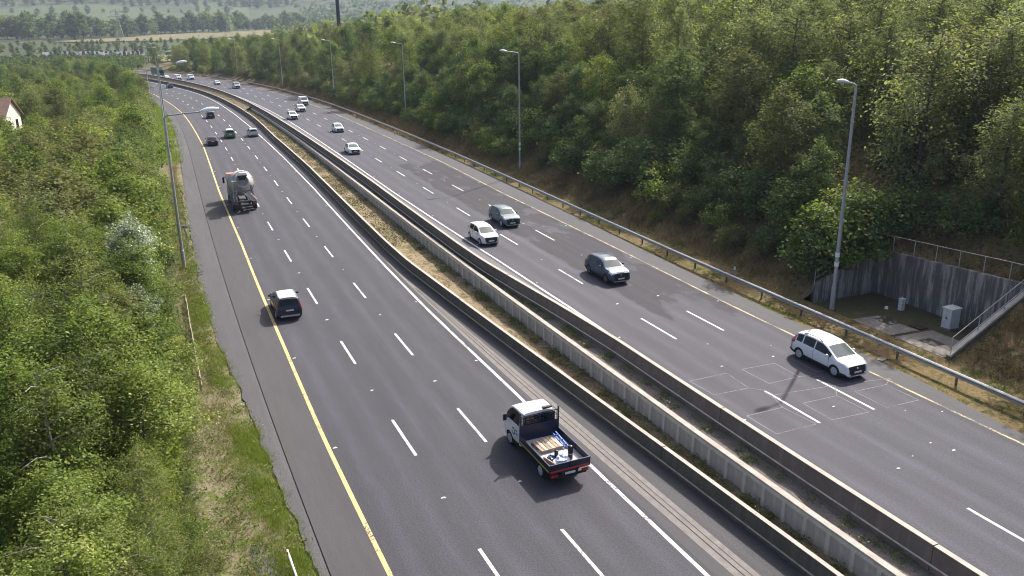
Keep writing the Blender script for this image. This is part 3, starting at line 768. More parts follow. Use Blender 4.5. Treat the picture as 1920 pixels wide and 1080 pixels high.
WHEELS = {}
def wheel_meshes(r, w=.21, dark=False):
    key = (r, w, dark)
    if key not in WHEELS:
        t = MB().lathe([(r * .62, -w / 2), (r * .9, -w / 2), (r, -w / 2 + .03), (r, w / 2 - .03), (r * .9, w / 2), (r * .62, w / 2), (r * .6, w / 2 - .05)], 20, 'y').mesh('tyre', M_TYRE, True, 50)
        rb = MB().lathe([(r * .66, -.02), (r * .68, w / 2 + .004), (r * .58, w / 2 + .006), (r * .55, w / 2 - .05), (r * .24, w / 2 - .045), (r * .2, w / 2 - .004)], 20, 'y')
        for k in range(5):
            a = 2 * math.pi * k / 5
            rb.bar((math.cos(a) * r * .12, w / 2 - .02, math.sin(a) * r * .12), (math.cos(a) * r * .6, w / 2 - .012, math.sin(a) * r * .6), .09, .03)
        WHEELS[key] = (t, rb.mesh('rim', M_DRIM if dark else M_RIM, True, 40))
    return WHEELS[key]

def add_wheel(root, x, y, r, w=.21, dark=False, side=1):
    t, rm = wheel_meshes(r, w, dark)
    e = obj('wheel', t, root, (x, y, r), (0, 0, 0 if side > 0 else math.pi)); obj('rim', rm, e)
    return e

BODY_CACHE = {}
def car(kind, name, label, cat, s, o, dz, pcol, forward=True, detail=2, rails=None, roof=None, turn=0.0, clad=False, plate=True, dark_rims=False, scale=1.0, group=None):
    """a car at road position s, o; forward = heading up the road (its tail towards us)"""
    c = CARS[kind]; rz = heading(s) + math.pi / 2 + (0 if forward else math.pi) + turn
    root = thing(name, label, cat, pt(s, o, dz), rz, group)
    grade = (np.interp(s + 2, RS, RZ) - np.interp(s - 2, RS, RZ)) / 4
    root.rotation_euler = (0, -math.atan(grade) * (1 if forward else -1), rz)
    root.scale = (scale,) * 3
    key = (kind, clad)
    if key not in BODY_CACHE:
        cc = dict(c); cc['cladding'] = clad
        P = car_body(cc if clad else c); B = {}
        (v, f), mi = P['body']; B['body'] = mesh('body', v, f, [P_WHITE, M_TRIM, M_UNDER], mi, True, None, 32)
        for nm, mm in (('windscreen', M_WSCREEN), ('rear_window', M_GLASS)):
            if nm in P: B[nm] = mesh(nm, *P[nm][0], mm, None, True, None, 30)
        B['side_window'] = [mesh('side_window', v, f, M_GLASS, None, True, None, 30) for v, f in P['side_window']]
        for nm, mm in (('headlight', M_LAMP), ('tail_light', M_RED)): B[nm] = [mesh(nm, v, f, mm, None, True, None, 40) for v, f in P[nm]]
        BODY_CACHE[key] = B
    B = BODY_CACHE[key]
    b = obj('body', B['body'], root); b.material_slots[0].link = 'OBJECT'; b.material_slots[0].material = pcol
    for nm in ('windscreen', 'rear_window'):
        if nm in B: obj(nm, B[nm], root)
    for m in B['side_window']: obj('side_window', m, root)
    for nm in ('headlight', 'tail_light'):
        for m in B[nm]: obj(nm, m, root)
    h, hw, bt = c['L'] / 2, c['W'] / 2, c['belt']
    for sx in (1, -1):
        for sy in (1, -1): add_wheel(root, sx * c['wb'] / 2, sy * (hw - .115), c['wr'], .21, dark_rims, sy)
    zh = float(crom([h - .2], c['top'])[0])
    if kind == 'van':
        for sy in (1, -1): MB().box((-h - .012, sy * (hw - .14) - .07, .8), (-h + .1, sy * (hw - .14) + .07, 1.25)).build('tail_light', M_RED, root)
    if detail >= 1:
        zm = bt + .1
        xm = c['side'][1] + .02
        for sy in (1, -1):
            MB().lathe([(.02, -.09), (.075, -.05), (.085, .03), (.05, .08), (.01, .1)], 10, 'y', (xm, sy * (hw + .1), zm)).bar((xm, sy * (hw - .06), zm - .04), (xm, sy * (hw + .05), zm - .02), .05).build('mirror', pcol if detail > 1 else M_TRIM, root, True)
        MB().box((h - .1, -hw * .55, .3), (h + .006, hw * .55, .4)).build('grille', M_TRIM, root)
        MB().lathe([(.065, 0), (.065, .02), (.03, .025)], 10, 'x', (h - .06, 0, zh - .2)).build('badge', M_CHROME, root)
        if plate:
            MB().box((h + .008, -.26, .42), (h + .02, .26, .53)).build('number_plate', M_PLATE, root)
            MB().box((-h - .02, -.26, .72), (-h - .003, .26, .83)).build('number_plate', M_PLATE, root)
        MB().box((-h - .012, -hw * .74, .3), (-h + .12, hw * .74, .44)).build('rear_bumper_trim', M_CHROME if clad else M_TRIM, root)
        MB().box((h - .12, -hw * .68, c['gc'] + .02), (h + .012, hw * .68, c['gc'] + .1)).build('front_bumper_trim', M_CHROME if clad else M_TRIM, root)
    if detail >= 2:
        for sy in (1, -1):      # door handles and door gaps
            for x in ([.02, -.95] if kind != 'van' else [.4]):
                MB().box((x - .09, sy * (hw - .02) - .015, bt - .13), (x + .09, sy * (hw - .02) + .022, bt - .1)).build('door_handle', pcol, root)
        for sy in (1, -1):
            for x in ([c['side'][1] + .1, c['pil'][-1], c['pil'][0] - .75] if c['pil'] else []):
                MB().box((x - .006, min(sy * hw * .97, sy * (hw + .002)), c['gc'] + .14), (x + .006, max(sy * hw * .97, sy * (hw + .002)), bt - .01)).build('door_gap', M_TRIM, root)
    if rails:
        zt = c['H']
        for sy in (1, -1):
            xs = np.linspace(-1.35, .05, 7); MB().tube([(x, sy * hw * .685, float(crom([x], c['top'])[0]) + .035 - .05 * (abs(k - 3) == 3)) for k, x in enumerate(xs)], .02, 6).build('roof_rail', rails, root, True)
    if roof:
        xs = np.linspace(c['screen'][0] - .4, c['rear'][1] + .12, 8); V = []
        for x in xs:
            z = float(crom([x], c['top'])[0]); t = 1
            for y, dz_ in ((-.58, -.0), (-.35, .03), (0, .038), (.35, .03), (.58, .0)): V.append((x, y * hw * 1.1, z + dz_ + .012))
        F = [(i * 5 + j, i * 5 + j + 1, (i + 1) * 5 + j + 1, (i + 1) * 5 + j) for i in range(7) for j in range(4)]
        MB().add(V, F).build('roof_panel', roof, root, True)
        MB().tube([(-1.25, 0, c['H'] - .04), (-1.4, 0, c['H'] + .14)], .012, 5).build('antenna', M_TRIM, root)
    return root

LM, LR = 0.0, ZR
car('suv', 'car', 'dark navy sport utility car with grey roof driving away beside the yellow line', 'car', 56.9, -6.0, .006, P_NAVY, True, 2, rails=M_CHROME, roof=P_ROOF, turn=.0, clad=True)
car('sedan', 'car', 'black saloon car driving away, just behind the green hatchback on the left carriageway', 'car', 150.3, -5.4, .006, P_BLACK, True, 1)
car('mpv', 'car', 'green people carrier with pale roof in the middle lane driving away', 'car', 159.2, -1.8, .006, P_GREEN, True, 1, roof=P_WHITE)
car('hatch', 'car', 'pale silver car driving away along the white median line of the left carriageway', 'car', 159.6, 2.4, .006, P_LSILVER, True, 1)
car('hatch', 'car', 'dark car driving away below the lamp head of the first left lamp post', 'car', 198.2, -2.3, .006, P_BLACK, True, 1)
car('hatch', 'car', 'dark blue car driving away on the far left curve next to the median', 'car', 318.5, 2.2, .006, P_BLUE, True, 1)
car('mpv', 'car', 'white people carrier with roof rails approaching beside the loop detector squares', 'car', 31.35, 20.55, LR + .006, P_WHITE, False, 2, rails=M_TRIM, clad=True)
car('suv', 'car', 'slate grey sport utility car approaching alone in the middle lane', 'car', 51.2, 17.45, LR + .006, P_GREY, False, 2, rails=M_CHROME, clad=True, dark_rims=True)
car('suv', 'car', 'silver green car approaching in the middle lane beside the white hatchback', 'car', 70.4, 16.95, LR + .006, P_SILVER, False, 2, clad=True)
car('hatch', 'car', 'white hatchback approaching close to the white line of the median barrier', 'car', 65.0, 12.65, LR + .006, P_PEARL, False, 2)
WG = 'white cars approaching on the right carriageway'
car('sedan', 'car', 'white car approaching in the fast lane, fifth nearest on the right carriageway', 'car', 121.4, 13.05, LR + .006, P_WHITE, False, 1, group=WG)
car('hatch', 'car', 'white car approaching in the middle lane, sixth nearest on the right carriageway', 'car', 149.0, 16.3, LR + .006, P_WHITE, False, 1, group=WG)
car('suv', 'car', 'white car approaching in the fast lane, front one of the close group of three', 'car', 174.8, 12.2, LR + .006, P_WHITE, False, 1, group=WG)
car('suv', 'car', 'white car approaching in the middle lane, second of the close group of three', 'car', 190.6, 16.7, LR + .006, P_WHITE, False, 1, group=WG)
car('van', 'van', 'white van approaching at the rear of the close group of three', 'van', 207.5, 20.6, LR + .006, P_WHITE, False, 1)
car('van', 'van', 'silver van approaching on the far curve, nearest of the far vans', 'van', 281.0, 16.7, LR + .006, P_LSILVER, False, 1)
car('hatch', 'car', 'pale car with dark front approaching on the far curve behind the silver van', 'car', 305.0, 15.6, LR + .006, P_LSILVER, False, 1)
car('van', 'van', 'white van on the far curve, rightmost of the distant pair', 'van', 345.0, 15.6, LR + .006, P_WHITE, False, 1)
car('van', 'van', 'white van on the far curve, leftmost of the distant pair', 'van', 348.5, 11.7, LR + .006, P_WHITE, False, 1)
car('hatch', 'car', 'small white car on the far curve before the green lorry', 'car', 356.5, 9.4, LR + .006, P_WHITE, False, 1)
car('hatch', 'car', 'white car at the far end of the left carriageway by the trees', 'car', 392, -2.0, .006, P_WHITE, True, 0)

# ---- flatbed truck with a black drop-side body
def flatbed(s, o):
    rz = heading(s) + math.pi / 2
    t = thing('flatbed_truck', 'white cab flatbed truck with black drop-side body over the median edge line', 'truck', pt(s, o, .006), rz)
    t.rotation_euler = (0, -math.atan(.032), rz)
    P = car_body(CARS['cab'], True); xo = 1.70
    (v, f), mi = P['body']; v = [(a + xo, b, c) for a, b, c in v]
    obj('cab', mesh('cab', v, f, [P_WHITE, M_TRIM, M_UNDER], mi, True, None, 32), t)
    for nm, mm in (('windscreen', M_WSCREEN),):
        v, f = P[nm][0]; obj(nm, mesh(nm, [(a + xo, b, c) for a, b, c in v], f, mm, None, True), t)
    for v, f in P['side_window']: obj('side_window', mesh('side_window', [(a + xo, b, c) for a, b, c in v], f, M_GLASS, None, True), t)
    for v, f in P['headlight']: obj('headlight', mesh('headlight', [(a + xo, b, c) for a, b, c in v], f, M_LAMP, None, True), t)
    for x in (1.75, -1.62):
        for sy in (1, -1): add_wheel(t, x, sy * .86, .35, .24, False, sy)
    for sy in (1, -1):
        MB().tube([(1.98, sy * .95, 1.42), (2.0, sy * 1.14, 1.4)], .03, 6).box((1.93, min(sy * 1.08, sy * 1.25), 1.28), (2.02, max(sy * 1.08, sy * 1.25), 1.62)).build('mirror', M_TRIM, t)
        MB().box((.75, min(sy * .96, sy * 1.004), .34), (1.32, max(sy * .96, sy * 1.004), .54)).build('sill_trim', M_TRIM, t)
        MB().box((.9, min(sy * .99, sy * 1.01), 1.12), (1.06, max(sy * .99, sy * 1.018), 1.15)).build('door_handle', M_TRIM, t)
        # round dark mark and short lettering bar on the door
        rg = MB()
        for k in range(14):
            a0, a1 = 2 * math.pi * k / 16 + .7, 2 * math.pi * (k + 1) / 16 + .7
            rg.add([(1.3 + .2 * math.cos(a0), sy * 1.006, .98 + .2 * math.sin(a0)), (1.3 + .2 * math.cos(a1), sy * 1.006, .98 + .2 * math.sin(a1)), (1.3 + .12 * math.cos(a1), sy * 1.006, .98 + .12 * math.sin(a1)), (1.3 + .12 * math.cos(a0), sy * 1.006, .98 + .12 * math.sin(a0))], [(0, 1, 2, 3)])
        rg.add([(.78, sy * 1.006, .93), (1.04, sy * 1.006, .93), (1.04, sy * 1.006, 1.0), (.78, sy * 1.006, 1.0)], [(0, 1, 2, 3)])
        rg.build('door_logo', plain('logo_dark', (.02, .025, .05), .4), t)
        MB().box((-2.7, sy * .8 - .16, .5), (-2.62, sy * .8 + .16, .62)).build('tail_light', M_RED, t)
    MB().box((2.6, -.8, .42), (2.78, .8, .75)).build('front_bumper', M_TRIM, t)
    ch = MB()
    for sy in (1, -1): ch.box((-2.6, sy * .42 - .05, .5), (1.0, sy * .42 + .05, .68))
    for x in (-2.3, -1.6, -.6, .2): ch.box((x - .05, -.95, .62), (x + .05, .95, .72))
    ch.tube([(-1.62, -.8, .35), (-1.62, .8, .35)], .07, 8); ch.build('chassis', M_UNDER, t)
    M_BODY = plain('dropside_black', (.012, .018, .05), .4, .1, noise=.3, scale=3)
    M_DECK = plain('deck_ply', (.5, .49, .46), .8, noise=.22, scale=2.5, dirt=(.22, .2, .17))
    MB().box((-2.62, -1.02, .74), (.42, 1.02, .8)).build('deck', M_DECK, t)
    for sy in (1, -1):
        MB().box((-2.62, sy * 1.045 - .022, .72), (.42, sy * 1.045 + .022, 1.16)).build('side_board', M_BODY, t)
        MB().box((-2.62, sy * 1.07 - .003, .8), (.42, sy * 1.07 + .003, .86)).build('side_stripe', plain('stripe_yellow', (.72, .5, .03), .5, noise=.1), t)
        for x in (-2.0, -1.2, -.4): MB().box((x - .03, sy * 1.02 - .012, .8), (x + .03, sy * 1.02 - .006 + .01, 1.12)).build('board_rib', M_BODY, t)
    MB().box((-2.67, -1.067, .72), (-2.625, 1.067, 1.16)).build('tail_board', M_BODY, t)
    MB().box((-2.682, -1.0, .76), (-2.671, 1.0, .85)).build('tail_stripe', plain('stripe_red', (.5, .035, .03), .4, noise=.15), t)
    MB().box((-2.72, -.03, .95), (-2.67, .03, 1.2)).build('tail_latch', M_TRIM, t)
    MB().box((-2.72, -.26, .56), (-2.7, .26, .67)).build('number_plate', M_PLATE, t)
    MB().box((-2.72, -.85, .44), (-2.64, .85, .52)).build('rear_bar', M_UNDER, t)
    hb = MB(); hb.box((.44, -1.06, .74), (.48, 1.06, 1.55))
    for y in (-1.03, 1.03): hb.box((.42, y - .03, .74), (.5, y + .03, 2.32))
    hb.box((.43, -1.03, 1.56), (.49, 1.03, 1.62)); hb.box((.44, -1.0, 2.1), (.48, 1.0, 2.15))
    hb.build('headboard', M_BODY, t)
    mh = MB()
    for k in range(9): mh.bar((.46, -.95 + .24 * k, 1.6), (.46, -.95 + .24 * k, 2.12), .02)
    for z in (1.72, 1.85, 1.98): mh.bar((.46, -1, z), (.46, 1, z), .018)
    mh.build('mesh_guard', M_BODY, t)
    obj_bk = MB().box((.482, -.86, 1.5), (.492, .86, 2.05)); obj_bk.build('rear_window', M_GLASS, t)
    MB().box((.5, -.7, 2.26), (.66, -.2, 2.36)).build('roof_beacon', M_TRIM, t)
    fx = t.matrix_basis if False else None
    bpy.context.view_layer.update(); W_ = t.matrix_world.copy()
    def load(name, label, cat, mb_parts, p, rz_=0.0, tilt=(0, 0)):
        e = thing(name, label, cat); e.matrix_world = W_ @ (Matrix.Translation(Vector(p)) @ Matrix.Rotation(rz_, 4, 'Z'))
        for nm, mb, mt, sm in mb_parts: mb.build(nm, mt, e, sm)
        return e
    wood = plain('pallet_wood', (.34, .25, .18), .8, noise=.3, scale=5); wood2 = plain('plank_pale', (.5, .43, .34), .8, noise=.2, scale=6)
    bd = [('plank', MB().box((-.52, -.6 + k * .2, .14), (.52, -.6 + k * .2 + .165, .165)), wood if k % 2 else wood2, False) for k in range(6)]
    bd += [('bearer', MB().box((-.5 + k * .46, -.6, .0), (-.42 + k * .46, .58, .138)), wood, False) for k in range(3)]
    load('pallet', 'wooden pallet of brown planks lying on the flatbed behind its cab', 'pallet', bd, (-.5, .08, .802), .06)
    bl = plain('blue_steel', (.015, .09, .42), .35, .2)
    fr = MB()
    for y in (-.09, .09): fr.bar((-.62, y, .05), (.62, y, .22), .06)
    for x in (-.5, -.1, .3): fr.bar((x, -.09, .1 + (x + .5) * .14), (x, .09, .1 + (x + .5) * .14), .05)
    load('blue_trestle', 'bright blue steel frame laid along the far side of the flatbed', 'frame', [('frame', fr, bl, False)], (-.42, -.68, .86), .03)
    dk = plain('pipe_black', (.015, .018, .03), .35, .1)
    load('black_pipe', 'taller black pipe standing on end near the tail of the flatbed', 'pipe', [('pipe', MB().lathe([(.12, 0), (.12, .62), (.10, .66), (.06, .68)], 16), dk, True), ('band', MB().lathe([(.124, .26), (.124, .3)], 16), plain('band_grey', (.4, .4, .42), .5), True)], (-1.92, -.42, .802))
    load('black_pipe', 'shorter black canister standing beside blue bags on the flatbed', 'pipe', [('pipe', MB().lathe([(.1, 0), (.1, .34), (.08, .38), (.05, .4)], 14), dk, True)], (-1.6, .14, .802))
    def lump(seed, a, b, c):
        r = np.random.default_rng(seed); V = []; n, k = 9, 14
        for i in range(n):
            ph = math.pi * i / (n - 1) * .5
            for j in range(k):
                th = 2 * math.pi * j / k; q = 1 + r.normal(0, .13)
                V.append((a * math.cos(th) * math.cos(ph) * q, b * math.sin(th) * math.cos(ph) * q, c * math.sin(ph) * q * (1 + r.normal(0, .08))))
        return MB().add(V, [(i * k + j, i * k + (j + 1) % k, (i + 1) * k + (j + 1) % k, (i + 1) * k + j) for i in range(n - 1) for j in range(k)] + [tuple(range(k))[::-1]])
    load('plastic_bag', 'crumpled pale blue and white sack heaped at the tail of the flatbed', 'sack', [('sack', lump(4, .36, .42, .3), plain('sack_pale', (.5, .56, .72), .45, noise=.3, scale=4, dirt=(.2, .27, .5)), True)], (-2.05, .1, .802), .3)
    load('plastic_bag', 'small dark blue sack beside the shorter canister on the flatbed', 'sack', [('sack', lump(9, .2, .24, .2), plain('sack_blue', (.02, .05, .22), .4, noise=.3, scale=5), True)], (-1.62, .42, .802), .9)
    load('timber_board', 'narrow brown board leaning along the near side of the flatbed', 'board', [('board', MB().box((-.5, -.03, 0), (.5, .03, .2)), wood, False)], (-2.05, .66, .802), .25)
flatbed(31.0, 1.98)

# ---- concrete mixer lorry
def mixer(s, o):
    rz = heading(s) + math.pi / 2
    t = thing('mixer_lorry', 'concrete mixer lorry with white drum seen from behind in the slow lane', 'lorry', pt(s, o, .006), rz)
    t.scale = (1.0, 1.08, 1.06)
    WHT = plain('mixer_white', (.5, .475, .45), .6, noise=.25, scale=1.6, dirt=(.25, .23, .22)); GRY = plain('mixer_grime', (.17, .165, .165), .8, noise=.45, scale=3, dirt=(.4, .39, .37)); DRK = plain('mixer_dark', (.025, .027, .03), .7, noise=.3)
    cab = MB(); hw = 1.2
    prof = [(2.55, .7), (4.35, .7), (4.4, 1.6), (4.25, 2.6), (3.95, 2.95), (2.6, 3.0)]
    cab.add([(x, -hw, z) for x, z in prof] + [(x, hw, z) for x, z in prof], [tuple(range(6))[::-1], tuple(range(6, 12))] + [(i, (i + 1) % 6, 6 + (i + 1) % 6, 6 + i) for i in range(6)])
    cab.build('cab', plain('cab_dull_white', (.52, .5, .48), .5, noise=.12, scale=1.5), t)
    MB().add([(4.42, -1.08, 1.65), (4.42, 1.08, 1.65), (4.29, 1.05, 2.5), (4.29, -1.05, 2.5)], [(0, 1, 2, 3)]).build('windscreen', M_WSCREEN, t)
    MB().box((2.7, -1.15, 3.0), (4.0, 1.15, 3.07)).build('roof_band', plain('roof_orange', (.5, .2, .1), .6, noise=.2), t)
    for sy in (1, -1):
        MB().box((3.3, sy * 1.205 - .006, 1.75), (4.1, sy * 1.205 + .006, 2.5)).build('side_window', M_GLASS, t)
        MB().bar((4.2, sy * 1.2, 2.5), (4.25, sy * 1.45, 2.5), .05).box((4.15, sy * 1.45 - .1, 1.9), (4.3, sy * 1.45 + .1, 2.55)).build('mirror', DRK, t)
        MB().box((-4.0, sy * .45 - .06, .75), (2.6, sy * .45 + .06, 1.05)).build('chassis_rail', DRK, t)
        for x in (3.5, 1.75, -1.35, -2.7):
            add_wheel(t, x, sy * 1.02, .5, .34, True, sy)
        for x in (-1.35, -2.7):
            V = []
            for k in range(7):
                a = math.pi * (.08 + .84 * k / 6); V += [(x + .6 * math.cos(a), sy * .78, .5 + .62 * math.sin(a)), (x + .6 * math.cos(a), sy * 1.24, .5 + .62 * math.sin(a))]
            MB().add(V, [(2 * k, 2 * k + 1, 2 * k + 3, 2 * k + 2) for k in range(6)]).build('mudguard', GRY, t)
        MB().box((-3.98, sy * .95 - .16, .82), (-3.88, sy * .95 + .16, .98)).build('tail_light', M_RED, t)
        MB().box((-.4, sy * 1.05 - .12, .6), (1.0, sy * 1.05 + .12, 1.1)).build('side_tank', GRY, t)
    # drum lies along the lorry, mouth up and to the rear
    prof = [(.25, -2.6), (.8, -2.35), (1.12, -1.6), (1.3, -.5), (1.3, .9), (1.12, 1.7), (.74, 2.45), (.64, 2.6), (.54, 2.6), (.46, 2.2)]
    dm = MB().lathe([(r, -h) for r, h in prof[::-1]], 28, 'x')
    d = dm.build('drum', WHT, t, True, 35); d.location = (-.45, 0, 2.45); d.rotation_euler = (0, R(13), 0)
    # spiral band on the drum
    sp = MB(); pts = []
    for k in range(60):
        u = k / 59; x = -2.3 + 4.3 * u; rr = np.interp(-x, [h for _, h in prof[:7]], [r for r, _ in prof[:7]]) + .01; a = u * 2 * math.pi * 2.2; pts.append((x, rr * math.cos(a), rr * math.sin(a)))
    sp.tube(pts, .045, 5); s_ = sp.build('drum_band', GRY, d, True)
    hp = MB()
    hp.add([(-3.6, -.5, 3.72), (-2.75, -.5, 3.85), (-2.75, .5, 3.85), (-3.6, .5, 3.72), (-3.35, -.28, 3.2), (-3.0, -.28, 3.3), (-3.0, .28, 3.3), (-3.35, .28, 3.2)], [(0, 1, 5, 4), (1, 2, 6, 5), (2, 3, 7, 6), (3, 0, 4, 7), (4, 5, 6, 7), (0, 3, 2, 1)])
    hp.build('hopper', plain('hopper_dark', (.035, .05, .05), .6, noise=.3), t)
    fr = MB()
    for sy in (1, -1):
        fr.bar((-3.75, sy * .95, 1.0), (-3.35, sy * .75, 2.6), .14); fr.bar((-2.6, sy * .95, 1.0), (-3.35, sy * .75, 2.5), .12); fr.bar((-3.85, sy * 1.0, 1.1), (-2.2, sy * 1.0, 1.15), .12)
    fr.bar((-3.5, -.75, 2.1), (-3.5, .75, 2.1), .14); fr.bar((-3.75, -1.1, 1.05), (-3.75, 1.1, 1.05), .16); fr.build('rear_frame', GRY, t)
    ch = MB(); n = 9
    V = []
    for k in range(2):
        p = Vector((-3.5, -.1, 2.1)) if k == 0 else Vector((-4.0, -.85, 1.25))
        for j in range(n):
            a = math.pi * j / (n - 1); w = (.34 if k == 0 else .28); V.append((p.x + .12 * math.sin(a), p.y + w * math.cos(a), p.z - w * math.sin(a)))
    ch.add(V, [(j, j + 1, n + j + 1, n + j) for j in range(n - 1)]); c_ = ch.build('chute', WHT, t)
    sm = c_.modifiers.new('thick', 'SOLIDIFY'); sm.thickness = .04
    ld = MB()
    for y in (.72, 1.02): ld.bar((-3.9, y, 1.1), (-3.55, y, 3.1), .05)
    for k in range(7): ld.bar((-3.88 + .05 * k, .72, 1.3 + .27 * k), (-3.88 + .05 * k, 1.02, 1.3 + .27 * k), .035)
    ld.box((-3.7, .5, 3.08), (-3.0, 1.05, 3.13)); ld.build('ladder', plain('ladder_pale', (.45, .47, .44), .5), t)
    MB().box((-4.02, -1.15, .55), (-3.92, 1.15, .72)).build('rear_bumper', DRK, t)
    MB().box((-4.04, -.26, .76), (-4.02, .26, .87)).build('number_plate', M_PLATE, t)
    MB().box((-3.9, -1.1, .95), (-3.0, 1.1, 1.0)).build('rear_deck', DRK, t)
mixer(95.0, -5.25)

# ---- green lorry on the far curve
def lorry(s, o):
    rz = heading(s) - math.pi / 2
    t = thing('lorry', 'green lorry with dark cab approaching on the far curve beside white vans', 'lorry', pt(s, o, LR + .006), rz)
    MB().box((3.0, -1.2, .7), (5.0, 1.2, 2.9)).build('cab', P_LORRY, t)
    MB().add([(5.01, -1.05, 1.7), (5.01, 1.05, 1.7), (5.01, 1.05, 2.5), (5.01, -1.05, 2.5)], [(0, 1, 2, 3)]).build('windscreen', M_GLASS, t)
    MB().box((-5.0, -1.25, 1.0), (2.85, 1.25, 3.8)).build('box_body', P_LORRY, t)
    MB().box((2.86, -1.1, 2.9), (3.9, 1.1, 3.4)).build('wind_deflector', plain('pale_green', (.25, .45, .33), .5), t)
    for x in (4.0, -2.4, -3.6):
        for sy in (1, -1): add_wheel(t, x, sy * 1.02, .48, .3, True, sy)
lorry(378, 11.5)
# ================================================================== street furniture
M_GALV = plain('galvanised_steel', (.42, .43, .43), .5, .55, noise=.14, scale=4); M_POLE = plain('lamp_pole_grey', (.4, .41, .42), .55, .35, noise=.12, scale=3)
M_HEAD = plain('lamp_head_white', (.78, .79, .8), .45); M_LENS = plain('lamp_lens', (.55, .57, .6), .2, 0, .7); M_BAND = plain('white_band', (.8, .8, .78), .5)
M_CAB = plain('cabinet_grey', (.62, .62, .6), .55, noise=.1, scale=3, dirt=(.4, .39, .36)); M_RAIL = plain('handrail_grey', (.45, .45, .44), .55, .4, noise=.15, scale=5); M_TIMBER = plain('fence_timber', (.36, .31, .24), .85, noise=.3, scale=6)

def lamp(s, o, z, h, arm, label, rz_off=0.0, group='motorway lamp posts', bands=False, thick=1.0, L=.95):
    """tapered pole with a bracket arm; arm > 0 points to +o, head at its end"""
    P = pt(s, o, z); t = thing('lamp_post', label, 'lamp post', P, heading(s), group)
    MB().tube([(0, 0, -.1), (0, 0, 1.6), (0, 0, 1.62), (0, 0, h * .6), (0, 0, h - .35), (arm * .03, 0, h - .1), (arm * .1, 0, h)], [r * thick for r in (.13, .13, .105, .085, .068, .06, .055)], 10).build('pole', M_POLE, t, True, 50)
    MB().tube([(arm * .08, 0, h - .03), (arm * .5, 0, h + .1), (arm * .86, 0, h + .16)], [.055 * thick, .05 * thick, .045 * thick], 8).build('arm', M_POLE, t, True)
    sg = 1 if arm > 0 else -1; V = []; n = 9; k = 12
    for i in range(n):
        u = i / (n - 1); w = .2 * L * (math.sin(math.pi * min(.98, .12 + .86 * u))) ** .55; hh = .19 * L * (math.sin(math.pi * min(.97, .1 + .8 * u))) ** .7
        for j in range(k):
            a = 2 * math.pi * j / k; zc = math.sin(a); V.append((sg * L * u, w * math.cos(a), (hh if zc > 0 else .06) * zc))
    F = [(i * k + j, i * k + (j + 1) % k, (i + 1) * k + (j + 1) % k, (i + 1) * k + j) for i in range(n - 1) for j in range(k)] + [tuple(range(k))[::-1], tuple((n - 1) * k + j for j in range(k))]
    hd = MB().add(V, F).build('lamp_head', M_HEAD, t, True, 60, (arm * .84, 0, h + .16), (0, -sg * R(6), 0))
    MB().lathe([(.02, -.1), (.14, -.085), (.16, -.05)], 14, 'z', (sg * .5, 0, 0)).build('lens', M_LENS, hd, True)
    if bands:
        for zz in (3.1, 3.75): MB().lathe([(.118 * thick, zz), (.118 * thick, zz + .28)], 12).build('number_band', M_BAND, t, True)
    return t
lamp(70.9, -12.3, .05, 12.75, 3.3, 'nearest grey lamp post of the left verge, its white head over the carriageway', thick=1.15, L=1.5)
lamp(128, -12.4, .05, 14.3, 2.9, 'second grey lamp post on the left verge, partly hidden by trees', thick=1.15, L=1.5)
lamp(186, -12.4, .05, 14.6, 2.7, 'third lamp post on the left verge near the far curve')
lamp(243, -12.6, .05, 14.6, 2.7, 'fourth lamp post on the left verge at the far curve')
lamp(38.3, 27.78, ZR, 15.0, -.85, 'tall grey lamp post standing at the concrete recess on the right', bands=True, thick=1.25)
lamp(93.9, 28.78, ZR, 15.0, -1.9, 'second tall lamp post on the right, before the dark trees', bands=True, thick=1.1)
lamp(153.5, 30.45, ZR + .3, 14.8, -1.6, 'third lamp post on the right, rising from the bushes')
lamp(212, 29.5, ZR + .3, 14.8, -1.6, 'fourth lamp post on the right towards the curve')
lamp(270, 29.0, ZR + .3, 14.8, -1.6, 'fifth lamp post on the right on the far curve')
lamp(328, 29.0, ZR + .3, 14.8, -1.6, 'sixth and farthest lamp post on the right curve')

# ---- guard rail on the right verge
O_RAIL = tab((0, 24.75), (20, 24.85), (35, 25.0), (52, 25.0), (107, 25.6), (700, 26.3))
gr = thing('guard_rail', 'galvanised steel guard rail on posts along the right hard shoulder', 'guard rail')
sweep('beam', [(-.02, .44), (-.10, .50), (-.10, .56), (-.03, .60), (-.10, .64), (-.10, .70), (-.02, .76), (.0, .76), (-.08, .70), (-.08, .64), (-.01, .60), (-.08, .56), (-.08, .50), (0, .44)], O_RAIL, -10, 470, M_GALV, gr, zf=lambda s, z: z + ZR)
post_me = MB().box((0, -.05, -.25), (.04, .05, .74)).box((.04, -.04, -.25), (.1, -.03, .74)).box((.04, .03, -.25), (.1, .04, .74)).mesh('post', plain('rail_post', (.16, .13, .11), .8, .2, noise=.3))
for k in range(75):
    s = 2.3 + 4.0 * k
    if s > 300: break
    obj('post', post_me, gr, pt(s, float(O_RAIL(s)), ZR), (0, 0, heading(s)))

